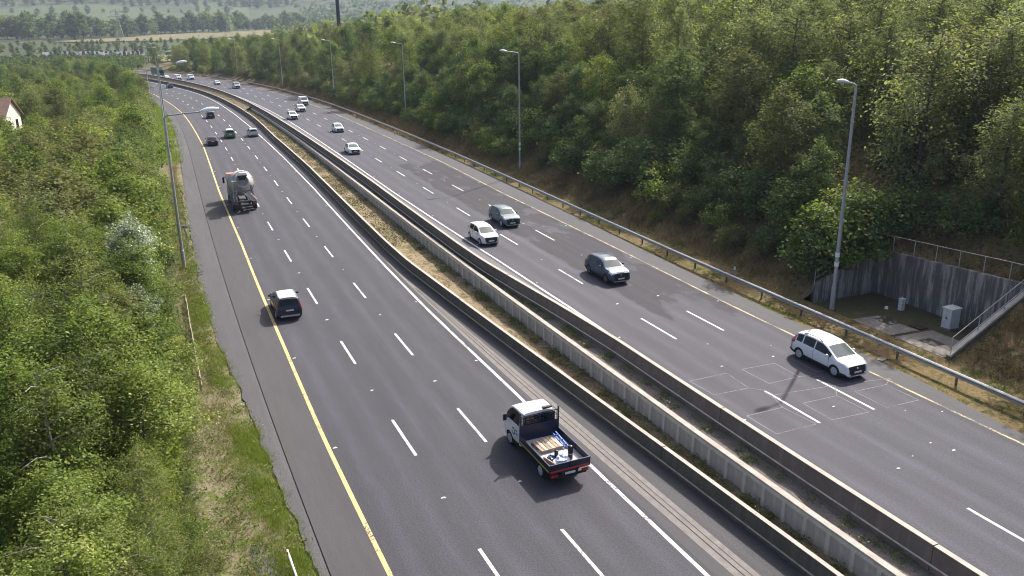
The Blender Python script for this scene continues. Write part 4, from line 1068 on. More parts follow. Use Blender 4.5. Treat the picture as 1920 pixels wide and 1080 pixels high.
# ---- recess in the right bank: retaining walls, rails, cabinet
rec = structure(strip('recess_floor', AL_O0 - .05, AL_O1 + .05, AL_S0 - .05, AL_S1 + .05, ZR + .03, M_ALCOVE, step=1.0, cols=6, bumpy=.012))
M_SLAB = concrete('slab_concrete', (.27, .245, .215), (.13, .115, .1), .35, 2.2)
def slab(q, m, z0, z1, parent, name='slab'):
    b = [pt(s, o, ZR + z0) for s, o in q]; t = [pt(s, o, ZR + z1) for s, o in q]; n = len(q)
    return MB().add(b + t, [tuple(range(n))[::-1], tuple(range(n, 2 * n))] + [(i, (i + 1) % n, n + (i + 1) % n, n + i) for i in range(n)]).build(name, m, parent)
slab([(29.1, 27.45), (32.7, 27.45), (32.5, 30.6), (29.1, 30.6)], M_SLAB, .0, .075, rec)
slab([(33.0, 27.45), (36.2, 27.45), (36.0, 29.6), (32.9, 29.8)], M_SLAB, .0, .07, rec)
M_COVER = plain('cover_iron', (.03, .026, .022), .8, .3, noise=.35, scale=6)
for q, l in (([(30.5, 28.4), (31.6, 28.4), (31.6, 29.3), (30.5, 29.3)], 'dark rusty access cover in the near concrete slab of the recess'), ([(34.3, 28.9), (35.6, 28.9), (35.6, 29.9), (34.3, 29.9)], 'dark access cover in the far concrete slab of the recess'), ([(32.9, 30.0), (33.8, 30.0), (33.8, 30.7), (32.9, 30.7)], 'small dark access cover beside the grey cabinet')):
    b = [pt(s, o, ZR + .04) for s, o in q]; t_ = [pt(s, o, ZR + .092) for s, o in q]
    tag(MB().add(b + t_, [(3, 2, 1, 0), (4, 5, 6, 7)] + [(i, (i + 1) % 4, 4 + (i + 1) % 4, 4 + i) for i in range(4)]).build('access_cover', M_COVER), l, 'access cover', 'access covers in the recess')
rw = thing('retaining_wall', 'streaked concrete retaining wall around the recess in the right bank', 'wall')
wall_top = lambda s: ZR + np.interp(s, [28.85, 40.55], [3.85, 3.2])
def wall_piece(name, A, B, ta, tb, th, m, base=-.4):
    """wall from A to B (s, o) with tops ta, tb and thickness to the right of A->B"""
    a = np.array(pt(*A)); b = np.array(pt(*B)); d = (b - a)[:2]; d /= np.hypot(*d); nrm = np.array([d[1], -d[0], 0]) * th
    V = []
    for P, tz, (s, o) in ((a, ta, A), (b, tb, B)):
        for q in (P, P + nrm):
            V.append((q[0], q[1], P[2] + ZR + base)); V.append((q[0], q[1], P[2] + tz))
    return MB().add(V, [(0, 1, 5, 4), (2, 6, 7, 3), (1, 3, 7, 5), (0, 4, 6, 2), (0, 2, 3, 1), (4, 5, 7, 6)]).build(name, m, rw)
for k in range(3):      # three pours with open joints
    sa, sb = 28.9 + 3.88 * k, 28.9 + 3.88 * (k + 1) - (.02 if k < 2 else 0)
    wall_piece('back_wall', (sb, AL_O1), (sa, AL_O1), float(wall_top(sb)), float(wall_top(sa)), -.32, M_BACKWALL)
wall_piece('side_wall', (AL_S1, 28.2), (AL_S1 - .1, AL_O1 + .3), ZR + 1.0, ZR + 3.25, -.25, M_BACKWALL)
wall_piece('side_wall', (AL_S0, 27.35), (AL_S0, AL_O1 + .5), ZR + .3, ZR + 3.5, .3, M_CONC)
bmc = MB()
for A, B, ta, tb in (((AL_S0 + .03, 27.3), (AL_S0 + .03, AL_O1 + .5), .302, 3.502),):
    a = np.array(pt(*A)) + [0, 0, ZR + ta]; b = np.array(pt(*B)) + [0, 0, ZR + tb]
    bmc.bar(tuple(a + [0, -.17, .06]), tuple(b + [0, -.17, .06]), .3, .12)
bmc.build('coping', M_COPING, rw)
def railing(name, pts_, h, label, rails=(1.0,), every=1):
    t = thing(name, label, 'handrail', None or (0, 0, 0))
    for i in range(0, len(pts_), every):
        p = np.array(pts_[i]); MB().tube([tuple(p + [0, 0, -.15]), tuple(p + [0, 0, h])], .028, 6).build('post', M_RAIL, t, True)
    for f in rails:
        MB().tube([tuple(np.array(p) + [0, 0, h * f]) for p in pts_], .026, 6).build('rail', M_RAIL, t, True)
    return t
n = 8
railing('handrail', [pt(s, AL_O1 - .12 + .3, float(wall_top(s)) ) for s in np.linspace(28.2, 40.6, n)], 1.1, 'grey tubular handrail on top of the stained back wall', (1.0,))
railing('handrail', [pt(AL_S0 - .13, o, ZR + .4 + (3.2) * (o - 27.35) / 6.55) for o in np.linspace(27.5, 33.8, 4)], 1.0, 'sloping grey handrail on the near side wall of the recess', (1.0, .3))
railing('handrail', [pt(AL_S1 + .1, o, ZR + 1.0 + 2.25 * (o - 28.2) / 5.4) for o in (28.3, 30.6)], 1.0, 'short bent handrail at the far side wall of the recess', (1.0, .45))
# feeder cabinet
cb = thing('roadside_cabinet', 'pale grey steel cabinet standing in the concrete recess', 'cabinet', pt(32.3, 31.95, ZR + .04), heading(32))
MB().box((-.46, -.36, 0), (.46, .36, .1)).build('plinth', M_SLAB, cb)
MB().box((-.42, -.32, .1), (.42, .32, 1.38)).build('housing', M_CAB, cb)
MB().add([(-.48, -.38, 1.38), (.48, -.38, 1.38), (.48, .38, 1.38), (-.48, .38, 1.38), (-.46, -.36, 1.44), (.46, -.36, 1.44), (.46, .36, 1.47), (-.46, .36, 1.47)], [(3, 2, 1, 0), (4, 5, 6, 7), (0, 1, 5, 4), (1, 2, 6, 5), (2, 3, 7, 6), (3, 0, 4, 7)]).build('lid', M_CAB, cb)
for y in (-.155, .155):
    d = MB().box((-.432, y - .145, .14), (-.421, y + .145, 1.34)).build('door', M_CAB, cb)
    MB().box((-.45, y * .2 - .015, .72), (-.4325, y * .2 + .015, .84)).build('handle', M_TRIM, d)
pl = thing('cable_pillar', 'small grey pillar beside the back wall of the recess', 'pillar', pt(36.2, 32.0, ZR + .03), heading(36))
MB().box((-.16, -.14, 0), (.16, .14, .78)).build('housing', M_CAB, pl); MB().box((-.18, -.16, .78), (.18, .16, .83)).build('cap', M_CAB, pl)
tag(MB().add([(-.3, -.1, 0), (.3, -.12, 0), (.32, .1, 0), (-.28, .12, 0), (-.26, -.06, .05), (.26, -.08, .07), (.28, .06, .06), (-.24, .08, .05)], [(3, 2, 1, 0), (4, 5, 6, 7), (0, 1, 5, 4), (1, 2, 6, 5), (2, 3, 7, 6), (3, 0, 4, 7)]).build('litter_scrap', plain('scrap_white', (.75, .75, .74), .6), None, False, 40, pt(36.9, 31.4, ZR + .035), (0, 0, .7)), 'white scrap lying by the small grey pillar', 'litter')
tag(MB().add([(-.35, -.2, 0), (.35, -.22, 0), (.33, .2, 0), (-.35, .22, 0), (-.33, -.18, .09), (.33, -.2, .08), (.31, .18, .09), (-.33, .2, .1)], [(3, 2, 1, 0), (4, 5, 6, 7), (0, 1, 5, 4), (1, 2, 6, 5), (2, 3, 7, 6), (3, 0, 4, 7)]).build('concrete_block', M_SLAB, None, False, 40, pt(30.6, 24.1, ZR - .06), (0, 0, .3)), 'pale broken slab lying before the right guard rail', 'slab')
mk = thing('marker_post', 'short marker post with white top behind the guard rail', 'marker post', pt(46.6, 26.0, ZR - .02))
MB().box((-.05, -.05, 0), (.05, .05, .8)).build('stake', plain('marker_grey', (.35, .34, .32), .7, noise=.2), mk); MB().box((-.055, -.055, .8), (.055, .055, 1.02)).build('cap', M_BAND, mk)

# ---- left verge
fe = thing('timber_fence', 'weathered timber rail fence at the foot of the left wood', 'fence')
P0 = [(s, -12.62 + .02 * math.sin(s)) for s in np.arange(45.2, 62, 2.0)]
for s, o in P0: MB().box((-.05, -.05, -.2), (.05, .05, 1.0)).build('post', M_TIMBER, fe, loc=pt(s, o, .05), rot=(0, 0, heading(s)))
for z in (.45, .85):
    for (a, b), (c, d) in zip(P0, P0[1:]): MB().bar(tuple(pt(a, b, z) + [.07, 0, 0]), tuple(pt(c, d, z + .02) + [.07, 0, 0]), .035, .09).build('rail', M_TIMBER, fe)
wp = thing('marker_pole', 'white plastic marker pole leaning in the grass at the near left verge', 'marker pole', pt(27.2, -10.68, 0))
MB().tube([(0, -.9, .1), (-.03, .2, .35), (-.06, .85, .6)], .045, 8).build('pole', plain('pole_white', (.78, .78, .79), .4), wp, True); MB().tube([(-.05, .62, .51), (-.055, .74, .556)], .048, 8).build('band', plain('band_red', (.5, .05, .04), .4), wp, True)
sg = thing('marker_board', 'small white and red marker board beside the nearest left lamp post', 'sign', pt(83.2, -11.75, 0), heading(83))
MB().box((-.03, -.03, -.1), (.03, .03, .75)).build('stake', M_POLE, sg)
bd = MB().box((-.5, -.05, .62), (.5, -.03, .95)).build('board', M_BAND, sg)
MB().box((-.3, -.054, .7), (.2, -.051, .78)).build('red_mark', plain('mark_red', (.5, .04, .03), .5), bd); MB().box((-.3, -.054, .8), (.0, -.051, .86)).build('black_mark', M_TRIM, bd)
tag(MB().tube([tuple(pt(s, float(O_EDGE_L(s)) - .35 + .1 * math.sin(s * .8), .07)) for s in np.arange(76, 108, 1.5)], .06, 6).build('cable', plain('cable_black', (.02, .02, .02), .7), None, True), 'dark cable duct lying along the edge of the left shoulder', 'cable')
# ================================================================== plants
L_GREEN = leafmat('leaf_green', [(0, (.052, .09, .018)), (.4, (.125, .185, .036)), (.75, (.23, .285, .065)), (1, (.4, .42, .15))], .4, .6, .12, .4)
L_YELLOW = leafmat('leaf_yellow_green', [(0, (.07, .105, .024)), (.5, (.165, .21, .05)), (1, (.32, .335, .11))], .42, .6, .12, .4)
L_SILVER = leafmat('leaf_silver', [(0, (.05, .09, .035)), (.45, (.14, .2, .09)), (.7, (.36, .41, .3)), (1, (.62, .66, .55))], 0.2, 0.4, 0.4)
L_DARK = leafmat('leaf_dark_green', [(0, (.055, .085, .038)), (.6, (.115, .165, .066)), (1, (.21, .26, .1))], 0.42, .7, .08, .4)
L_OLIVE = leafmat('leaf_olive', [(0, (.095, .125, .06)), (.5, (.195, .225, .112)), (1, (.32, .335, .19))], 0.48, .7, .06, .4)
L_HAZEL = leafmat('leaf_brown_green', [(0, (.065, .085, .032)), (.5, (.14, .16, .062)), (1, (.25, .235, .115))], 0.4, .7, .08, .4)
M_BARK = plain('bark_grey', (.11, .095, .075), .9, noise=.45, scale=9)
M_BIRCH = plain('bark_pale', (.22, .2, .165), .85, noise=.35, scale=5, dirt=(.06, .055, .045))
M_STEM = plain('twig_brown', (.09, .065, .045), .9, noise=.3)

def leaf_mesh(name, C, N, size, rnd, m, aspect=0.62, r=rng):
    n = len(C)
    N = N / np.maximum(np.linalg.norm(N, axis=1, keepdims=True), 1e-6)
    T = np.cross(N, r.normal(size=(n, 3))); T /= np.maximum(np.linalg.norm(T, axis=1, keepdims=True), 1e-6)
    B = np.cross(N, T); s = np.asarray(size)[:, None]
    Q = np.stack([C - T * s * .5, C + B * s * .5 * aspect - T * s * .08, C + T * s * .5 - N * s * .16, C - B * s * .5 * aspect - T * s * .08], 1).reshape(-1, 3)
    me = bpy.data.meshes.new(name)
    me.vertices.add(4 * n); me.vertices.foreach_set('co', Q.astype(np.float32).ravel())
    me.loops.add(4 * n); me.loops.foreach_set('vertex_index', np.arange(4 * n, dtype=np.int32))
    me.polygons.add(n); me.polygons.foreach_set('loop_start', np.arange(0, 4 * n, 4, dtype=np.int32))
    me.materials.append(m)
    me.update(calc_edges=True)
    me.attributes.new('rnd', 'FLOAT', 'FACE').data.foreach_set('value', np.clip(rnd, 0, 1).astype(np.float32))
    return me

def blade_mesh(name, P, h, w, lean, rnd, m, r=rng):
    """upright narrow blades"""
    n = len(P); a = r.uniform(0, 2 * np.pi, n); d = np.stack([np.cos(a), np.sin(a), 0 * a], 1); w_ = np.asarray(w)[:, None]
    la = r.uniform(0, 2 * np.pi, n); tip = P + np.stack([np.cos(la) * lean * h, np.sin(la) * lean * h, h], 1)
    Q = np.stack([P - d * w_ / 2, P + d * w_ / 2, tip], 1).reshape(-1, 3)
    me = bpy.data.meshes.new(name)
    me.vertices.add(3 * n); me.vertices.foreach_set('co', Q.astype(np.float32).ravel())
    me.loops.add(3 * n); me.loops.foreach_set('vertex_index', np.arange(3 * n, dtype=np.int32))
    me.polygons.add(n); me.polygons.foreach_set('loop_start', np.arange(0, 3 * n, 3, dtype=np.int32))
    me.materials.append(m); me.update(calc_edges=True)
    me.attributes.new('rnd', 'FLOAT', 'FACE').data.foreach_set('value', np.clip(rnd, 0, 1).astype(np.float32))
    return me

def plant(kind, seed, H, W, nleaf, leaf, lm, bark, zb=0.22, limbs=22, seg=6):
    """trunk mesh and crown mesh of one plant, base at the origin"""
    r = np.random.default_rng(seed)
    lean = r.normal(0, .03 * H, 2)
    axis = lambda t: np.array([lean[0] * t * t, lean[1] * t * t, H * t]) + .012 * H * np.array([math.sin(5 * t + seed), math.cos(4 * t + seed), 0]) * t
    tr = MB(); r0 = (0.016 if kind == 'birch' else 0.02) * H
    multi = kind == 'bush'
    if not multi:
        tr.tube([axis(t) for t in np.linspace(-0.02, .96, 9)], [r0 * (1 - .9 * t) for t in np.linspace(0, 1, 9)], seg)
    cl = []
    for i in range(limbs):
        t = (i + r.uniform(.2, .8)) / limbs
        az = i * 2.399 + r.normal(0, .35)
        if kind == 'birch': rad = (math.sin(math.pi * (.2 + .72 * t))) ** .6 * .9 + .05
        elif kind == 'poplar': rad = (math.sin(math.pi * (.1 + .82 * t))) ** .8 * .85
        elif kind == 'willow': rad = (math.sin(math.pi * (.2 + .75 * t))) ** .55
        elif kind == 'bush': rad = math.sqrt(max(0, 1 - t * t)) * .95 + .1
        else: rad = (math.sin(math.pi * (.14 + .82 * t))) ** .65
        ln = rad * W * r.uniform(.72, 1.12)
        b = axis(zb + (1 - zb) * t * .9) if not multi else np.array([0, 0, .05 * H])
        up = {'birch': .25, 'poplar': .8, 'willow': .25, 'round': .3, 'bush': 0}[kind]
        out = np.array([math.cos(az), math.sin(az), 0])
        tip = b + out * ln + np.array([0, 0, up * ln]) if not multi else np.array([out[0] * ln, out[1] * ln, H * (.15 + .8 * t) * r.uniform(.85, 1.08)])
        mid = b + (tip - b) * .5 + np.array([0, 0, .1 * ln])
        tr.tube([b, mid, tip], [r0 * .32, r0 * .2, r0 * .06], 4, cap=False)
        for f in ((.4, .62, .82, 1.0) if not multi else (.55, .8, 1.0)):
            q = b + (tip - b) * f + r.normal(0, .09 * W, 3)
            cl.append((q, f, out))
    if not multi:
        for t in (.93, .99, 1.03): cl.append((axis(t), 1, np.array([0, 0, 1.])))
    per = nleaf // len(cl); C = []; N = []; K = []
    ctr = np.array([0, 0, H * .5])
    for q, f, out in cl:
        k = int(per * r.uniform(.55, 1.45)); rc = W * {'birch': .17, 'poplar': .17, 'willow': .17, 'round': .19, 'bush': .24}[kind] * r.uniform(.7, 1.25)
        d = r.normal(0, 1, (k, 3)); d /= np.linalg.norm(d, axis=1, keepdims=True); d *= (r.random((k, 1)) ** .5) * rc * 1.6
        d[:, 2] *= .72
        if kind in ('birch', 'willow'): d[:, 2] -= np.abs(r.exponential(.55 if kind == 'birch' else 1.0, k)) * rc * 1.5
        p = q + d
        nn = (p - ctr); nn /= np.maximum(np.linalg.norm(nn, axis=1, keepdims=True), 1e-6)
        C.append(p); N.append(nn * .55 + np.array([0, 0, .75]) + r.normal(0, .55, (k, 3)))
        K.append(np.clip(r.normal(.5, .17, k) + r.normal(0, .12), 0, 1))
    C = np.concatenate(C); N = np.concatenate(N); K = np.concatenate(K)
    C[:, 2] = np.maximum(C[:, 2], .06)
    sz = leaf * r.uniform(.7, 1.35, len(C))
    return tr.mesh(kind + '_trunk', bark), leaf_mesh(kind + '_crown', C, N, sz, K, lm, .62 if kind != 'willow' else .34, r)

# prototypes: (trunk mesh, crown mesh, nominal height); near ones carry true-size leaves
PROTO = {}
def proto(key, *a, **k): PROTO[key] = (*plant(*a, **k), a[2])
for i in range(4): proto(('round', 'near', i), 'round', 11 + i, 8.0, 2.3, [13000, 17000, 8500, 12000][i], [.13, .105, .19, .14][i], [L_GREEN, L_GREEN, L_HAZEL, L_GREEN][i], M_BARK, zb=.12, limbs=30)
for i in range(3): proto(('birch', 'near', i), 'birch', 21 + i, 8.5, 2.1, 13000, .095, L_YELLOW, M_BIRCH, zb=.1, limbs=34)
for i in range(2): proto(('poplar', 'near', i), 'poplar', 31 + i, 8.0, 2.0, 9000, .15, L_SILVER, M_BIRCH, zb=.12, limbs=30)
for i in range(3): proto(('bush', 'near', i), 'bush', 41 + i, 2.6, 1.5, 4200, .11, [L_GREEN, L_DARK, L_HAZEL][i], M_STEM, limbs=22)
for i in range(4): proto(('round', 'mid', i), 'round', 51 + i, 9.5, 3.4, 5600, .27, [L_GREEN, L_DARK, L_GREEN, L_HAZEL][i], M_BARK, zb=.12, limbs=28)
for i in range(4): proto(('birch', 'mid', i), 'birch', 61 + i, 9.5, 2.9, 7000, .21, [L_OLIVE, L_YELLOW, L_OLIVE, L_HAZEL][i], M_BARK, zb=.1, limbs=34)
for i in range(2): proto(('willow', 'mid', i), 'willow', 71 + i, 9.0, 3.0, 6000, .3, [L_OLIVE, L_DARK][i], M_BARK, zb=.16, limbs=26)
for i in range(3): proto(('dark', 'mid', i), 'round', 81 + i, 8.5, 3.1, 5600, .26, L_DARK, M_BARK, zb=.06, limbs=28)
for i in range(3): proto(('bush', 'mid', i), 'bush', 91 + i, 3.0, 1.9, 2600, .2, [L_DARK, L_GREEN, L_HAZEL][i], M_STEM, limbs=20)
for i in range(4): proto(('round', 'far', i), 'round', 101 + i, 12.0, 4.6, 1500, .85, [L_GREEN, L_DARK, L_HAZEL, L_DARK][i], M_BARK, zb=.08, limbs=18, seg=5)

NAMES = {'round': ('broadleaf_tree', 'rounded green tree'), 'birch': ('birch_tree', 'feathery yellow-green birch'), 'poplar': ('poplar_tree', 'silver-leaved poplar'),
         'willow': ('willow_tree', 'drooping willow'), 'dark': ('alder_tree', 'dense dark green tree'), 'bush': ('shrub', 'low leafy shrub')}
SIZES = ((0, 'small'), (.33, 'middling'), (.66, 'tall'))
PLANTED = []
def grow(kind, lod, i, P, h, side, row, s, o):
    tm, cm, H = PROTO[(kind, lod, i % len([k for k in PROTO if k[0] == kind and k[1] == lod]))]
    nm = NAMES[kind][0]
    e = bpy.data.objects.new(nm, None); e.location = P; e.rotation_euler = (0, 0, random.uniform(0, 6.28)); link(e)
    k = h / H; w = k * random.uniform(.88, 1.15)
    e.scale = (w, w, k)
    obj('trunk' if kind != 'bush' else 'stems', tm, e); obj('crown', cm, e)
    PLANTED.append((e, kind, side, row, s, o, h))
    return e

def clear_of_recess(s, o, m=0.0): return not (AL_S0 - 1.2 - m < s < AL_S1 + .6 + m and o < AL_O1 + 1.0 + m)

# ---- the wood left of the motorway
def wood_left():
    r = random.Random(3)
    # shrub belt along the verge
    s = 21.0
    while s < 110:
        h = r.uniform(1.0, 2.0) if s < 36 else (r.uniform(1.4, 2.4) if s < 74 else r.uniform(1.8, 3.2))
        o = -13.4 - .34 * h - r.uniform(0, .4)
        grow('bush', 'near' if s < 70 else 'mid', r.randrange(3), pt(s, o, float(BL(o)) - .05), h, 'left', 'edge', s, o)
        s += r.uniform(1.5, 2.4) if s < 60 else r.uniform(2.6, 4.2)
    s = 13.0
    while s < 62:
        omin = -(14.44 + 0.085 * s + 6.0)
        o = -15.3 if s < 48 else -15.9
        while o > omin:
            ss, oo = s + r.uniform(-.8, .8), o + r.uniform(-.5, .5)
            x = r.random()
            kind = 'birch' if x < .36 else 'round'
            if 44 < ss < 60 and oo > -17.0 and x > .45: kind = 'poplar'
            h = (r.uniform(4.6, 7.0) if ss < 30 else r.uniform(6.2, 9.0)) * (1.0 if oo < -16 else .86)
            grow(kind, 'near', r.randrange(4), pt(ss, oo, float(BL(oo)) - .1), h, 'left', 'front' if oo > -16.6 else 'deep', ss, oo)
            o -= r.uniform(2.1, 2.8)
        s += r.uniform(2.2, 2.8)
    while s < 130:
        omin = -(14.44 + 0.085 * s + 9); o = -16.4
        while o > omin:
            ss, oo = s + r.uniform(-1.2, 1.2), o + r.uniform(-.7, .7)
            kind = 'birch' if r.random() < .3 else 'round'
            h = r.uniform(7.0, 9.6)
            if ss > 92 and oo < -21.5: h *= .82
            grow(kind, 'mid', r.randrange(4), pt(ss, oo, float(BL(oo)) - .1), h, 'left', 'front' if oo > -17.5 else 'deep', ss, oo)
            o -= r.uniform(3.4, 4.4)
        s += r.uniform(3.6, 4.6)
    while s < 430:
        omin = -(14.44 + 0.085 * s + (12 if s < 300 else 4)); o = -16.6
        if s > 300: omin = max(omin, -46)
        while o > omin:
            ss, oo = s + r.uniform(-2, 2), o + r.uniform(-1.5, 1.5)
            kind = r.choice(['round', 'round', 'birch', 'dark'])
            if ss < 152 and oo < -21: o -= 6; continue
            h = (r.uniform(7.5, 10.0) * (1 if ss < 200 else .75 if ss < 300 else .6)) if oo < -22 else r.uniform(7.5, 9.5)
            grow(kind, 'mid', r.randrange(4), pt(ss, oo, float(BL(oo)) - .1), h, 'left', 'front' if oo > -19.5 else 'deep', ss, oo)
            o -= r.uniform(6.5, 8.0)
        s += r.uniform(7.5, 9.5)
wood_left()

# ---- the wood on the bank right of the motorway
def wood_right():
    r = random.Random(5)
    s = 43.5
    while s < 420:      # dark bushes at the foot
        o = 31.6 + r.uniform(-.8, 1.0) + (.6 if s < 60 else 0)
        h = r.uniform(2.2, 4.0)
        if not (93 < s < 101):
            if s > 120: o -= 1.2
            grow('bush', 'mid', r.randrange(3), pt(s, o, ground_r(s, o) - .1), h, 'right', 'edge', s, o)
        s += r.uniform(3.0, 5.0) if s < 120 else r.uniform(5, 8)
    s = 44.0
    while s < 210:      # a second, denser rank that comes down towards the rail
        if not (62 < s < 86):
            o = 29.7 + r.uniform(-.5, .9); h = r.uniform(1.6, 3.2)
            if not (91 < s < 97 or 150 < s < 157): grow('bush', 'mid', r.randrange(3), pt(s, o, ground_r(s, o) - .1), h, 'right', 'edge', s, o)
        o = 34.0 + r.uniform(-.8, .8); grow('bush', 'mid', r.choice([0, 0, 1]), pt(s + 1.2, o, ground_r(s, o) - .1), r.uniform(3.0, 4.8), 'right', 'edge', s + 1.2, o)
        s += r.uniform(3.2, 4.8)
    for s, o, h, i in ((41.9, 29.9, 3.8, 0), (42.0, 31.6, 4.6, 1), (41.2, 33.9, 4.4, 0), (42.6, 33.2, 4.6, 1), (23.5, 31.0, 2.0, 0), (19.8, 30.0, 1.6, 2), (21.5, 33.5, 2.6, 1), (17.5, 32.8, 2.4, 0), (26.5, 36.5, 3.0, 1), (62.0, 28.9, 1.1, 1), (31.0, 37.5, 3.0, 1), (36, 37.2, 3.2, 0), (40, 36.6, 3.4, 0), (23.8, 36.0, 3.4, 0), (19.5, 37.5, 3.2, 1)):
        grow('bush', 'mid', i, pt(s, o, ground_r(s, o) - .1), h, 'right', 'edge', s, o)
    s = 4.0
    while s < 185:
        o = 35.3 if s > 43 else 39.5
        while o < (74 if s < 120 else 66):
            ss, oo = s + r.uniform(-1.6, 1.6), o + r.uniform(-1.3, 1.3)
            x = r.random()
            if oo < 42: kind = 'dark' if x < .55 else ('willow' if x < .7 else ('round' if x < .85 else 'birch'))
            else: kind = 'birch' if x < .52 else ('round' if x < .78 else ('willow' if x < .88 else 'dark'))
            h = {'dark': r.uniform(5.5, 8.5), 'willow': r.uniform(7, 9.5), 'round': r.uniform(7.5, 10.5), 'birch': r.uniform(8.5, 12.5)}[kind]
            if oo < 38: h *= .85
            if oo > 54: h += 1.6
            grow(kind, 'mid', r.randrange(4), pt(ss, oo, ground_r(ss, oo) - .15), h, 'right', 'front' if oo < 43 else 'deep', ss, oo)
            o += r.uniform(4.6, 6.0) if oo < 48 else r.uniform(6.5, 8.5)
        s += r.uniform(4.8, 6.0)
    while s < 448:
        o = 33.5 + r.uniform(0, 2)
        while o < 72:
            ss, oo = s + r.uniform(-2.5, 2.5), o + r.uniform(-1.8, 1.8)
            kind = r.choice(['birch', 'round', 'dark', 'dark', 'willow'] if oo < 42 else ['birch', 'birch', 'round', 'dark'])
            h = r.uniform(7.5, 12.0)
            grow(kind, 'mid', r.randrange(4), pt(ss, oo, ground_r(ss, oo) - .15), h, 'right', 'front' if oo < 43 else 'deep', ss, oo)
            o += r.uniform(8.5, 11.5)
        s += r.uniform(9.0, 11.5)
wood_right()

def label_wood():
    """labels that lead from a landmark down to the single plant"""
    marks = {'left': [(70, 'before the first left lamp post'), (128, 'between first and second left lamp posts'), (186, 'between second and third left lamp posts'), (243, 'between third and fourth left lamp posts'), (999, 'beyond the fourth left lamp post')],
             'right': [(27, 'near side of the concrete recess'), (43, 'above the concrete recess'), (94, 'between first and second right lamp posts'), (153, 'between second and third right lamp posts'), (212, 'between third and fourth right lamp posts'), (270, 'between fourth and fifth right lamp posts'), (999, 'beyond the fifth right lamp post')]}
    ordn = ['first', 'second', 'third', 'fourth', 'fifth', 'sixth', 'seventh', 'eighth', 'ninth', 'tenth', 'eleventh', 'twelfth', 'thirteenth', 'fourteenth', 'fifteenth', 'sixteenth', 'seventeenth', 'eighteenth', 'nineteenth', 'twentieth']
    cell = {}
    for t in PLANTED:
        e, kind, side, row, s, o, h = t
        seg = next(w for lim, w in marks[side] if s < lim)
        cell.setdefault((side, seg, row, kind), []).append(t)
    for (side, seg, row, kind), L in cell.items():
        L.sort(key=lambda t: t[4])
        for k, (e, *_r) in enumerate(L):
            where = {'edge': 'at wood edge', 'front': 'in front rows', 'deep': 'deep in wood'}[row]
            lab = NAMES[kind][1] + ' ' + where + ' ' + seg
            if len(L) > 1: lab += ', ' + (ordn[k] if k < 20 else '%d%s' % (k + 1, {1: 'st', 2: 'nd', 3: 'rd'}.get((k + 1) % 10, 'th'))) + ' nearest'
            tag(e, lab, 'shrub' if kind == 'bush' else 'tree', ('wood left of the motorway' if side == 'left' else 'wood on the right bank'))
label_wood()

# ---- low growth nobody could count
G_GREEN = leafmat('grass_green', [(0, (.08, .13, .02)), (.5, (.15, .22, .035)), (1, (.3, .34, .09))], .4)
G_DRY = leafmat('grass_dry', [(0, (.1, .07, .035)), (.5, (.22, .16, .08)), (1, (.36, .28, .16))], .25)
G_BROWN = leafmat('grass_brown', [(0, (.07, .06, .026)), (.35, (.19, .12, .055)), (.7, (.28, .19, .09)), (1, (.21, .22, .07))], .3)
G_WEED = leafmat('weed_leaf', [(0, (.06, .085, .022)), (.5, (.13, .175, .04)), (.8, (.25, .21, .08)), (1, (.36, .27, .13))], .3)
def scatter(n, s0, s1, oa, ob, zf, clump=0, cr=.25, dens=None):
    k = max(1, n // clump) if clump else n
    s = rng.uniform(s0, s1, k); u = rng.uniform(0, 1, k)
    if clump:
        s = np.repeat(s, clump) + rng.normal(0, cr, k * clump); u = np.repeat(u, clump)
    o = np.interp(u, [0, 1], [0, 1]); a = oa(s) if callable(oa) else oa; b = ob(s) if callable(ob) else ob
    o = a + (b - a) * o
    if clump: o = o + rng.normal(0, cr, len(o))
    if dens is not None:
        keep = rng.random(len(s)) < dens(s, o); s, o = s[keep], o[keep]
    P = pt(s, o); P[:, 2] += np.array([zf(a_, b_) for a_, b_ in zip(s, o)]) if callable(zf) else zf
    return P, s, o
def stuff(o, label, cat): return tag(o, label, cat, None, 'stuff')
vz = lambda s, o: float(BL(o)) - .02
P, s, o = scatter(42000, 24, 75, lambda s: O_EDGE_L(s) - 1.25, lambda s: O_EDGE_L(s) - .05, vz, 30, .22)
keep = np.sin(s * .55) + np.sin(s * .23 + 1) + rng.normal(0, .5, len(s)) > np.where((s < 47) & (s > 28), -.9, .4); P = P[keep]
stuff(obj('grass', blade_mesh('grass', P, rng.uniform(.12, .34, len(P)), rng.uniform(.012, .03, len(P)), .5, rng.normal(.5, .2, len(P)), G_GREEN)), 'bright green grass strip along the edge of the left hard shoulder', 'grass')
P, s, o = scatter(20000, 22, 130, -12.6, lambda s: O_EDGE_L(s) - .8, vz, 25, .3)
stuff(obj('grass', blade_mesh('dry_grass', P, rng.uniform(.1, .42, len(P)), rng.uniform(.012, .03, len(P)), .6, rng.normal(.5, .25, len(P)), G_DRY)), 'straw coloured dry grass between the left wood and the hard shoulder', 'grass')
P, s, o = scatter(30000, 22, 110, -13.5, -11.4, vz, 34, .26)
stuff(obj('weeds', leaf_mesh('weeds', P + np.stack([0 * s, 0 * s, np.abs(rng.normal(.15, .22, len(s)))], 1), rng.normal(0, .6, (len(s), 3)) + [0, 0, .8], rng.uniform(.05, .13, len(s)), rng.normal(.4, .2, len(s)), L_GREEN)), 'ragged green weeds at the foot of the left wood', 'weeds')
P, s, o = scatter(26000, 130, 330, -14.5, lambda s: O_EDGE_L(s) - .3, vz, 20, .5)
stuff(obj('grass', blade_mesh('far_grass', P, rng.uniform(.2, .6, len(P)), rng.uniform(.05, .12, len(P)), .6, rng.normal(.45, .2, len(P)), G_GREEN)), 'rough green grass on the far left verge by the curve', 'grass')
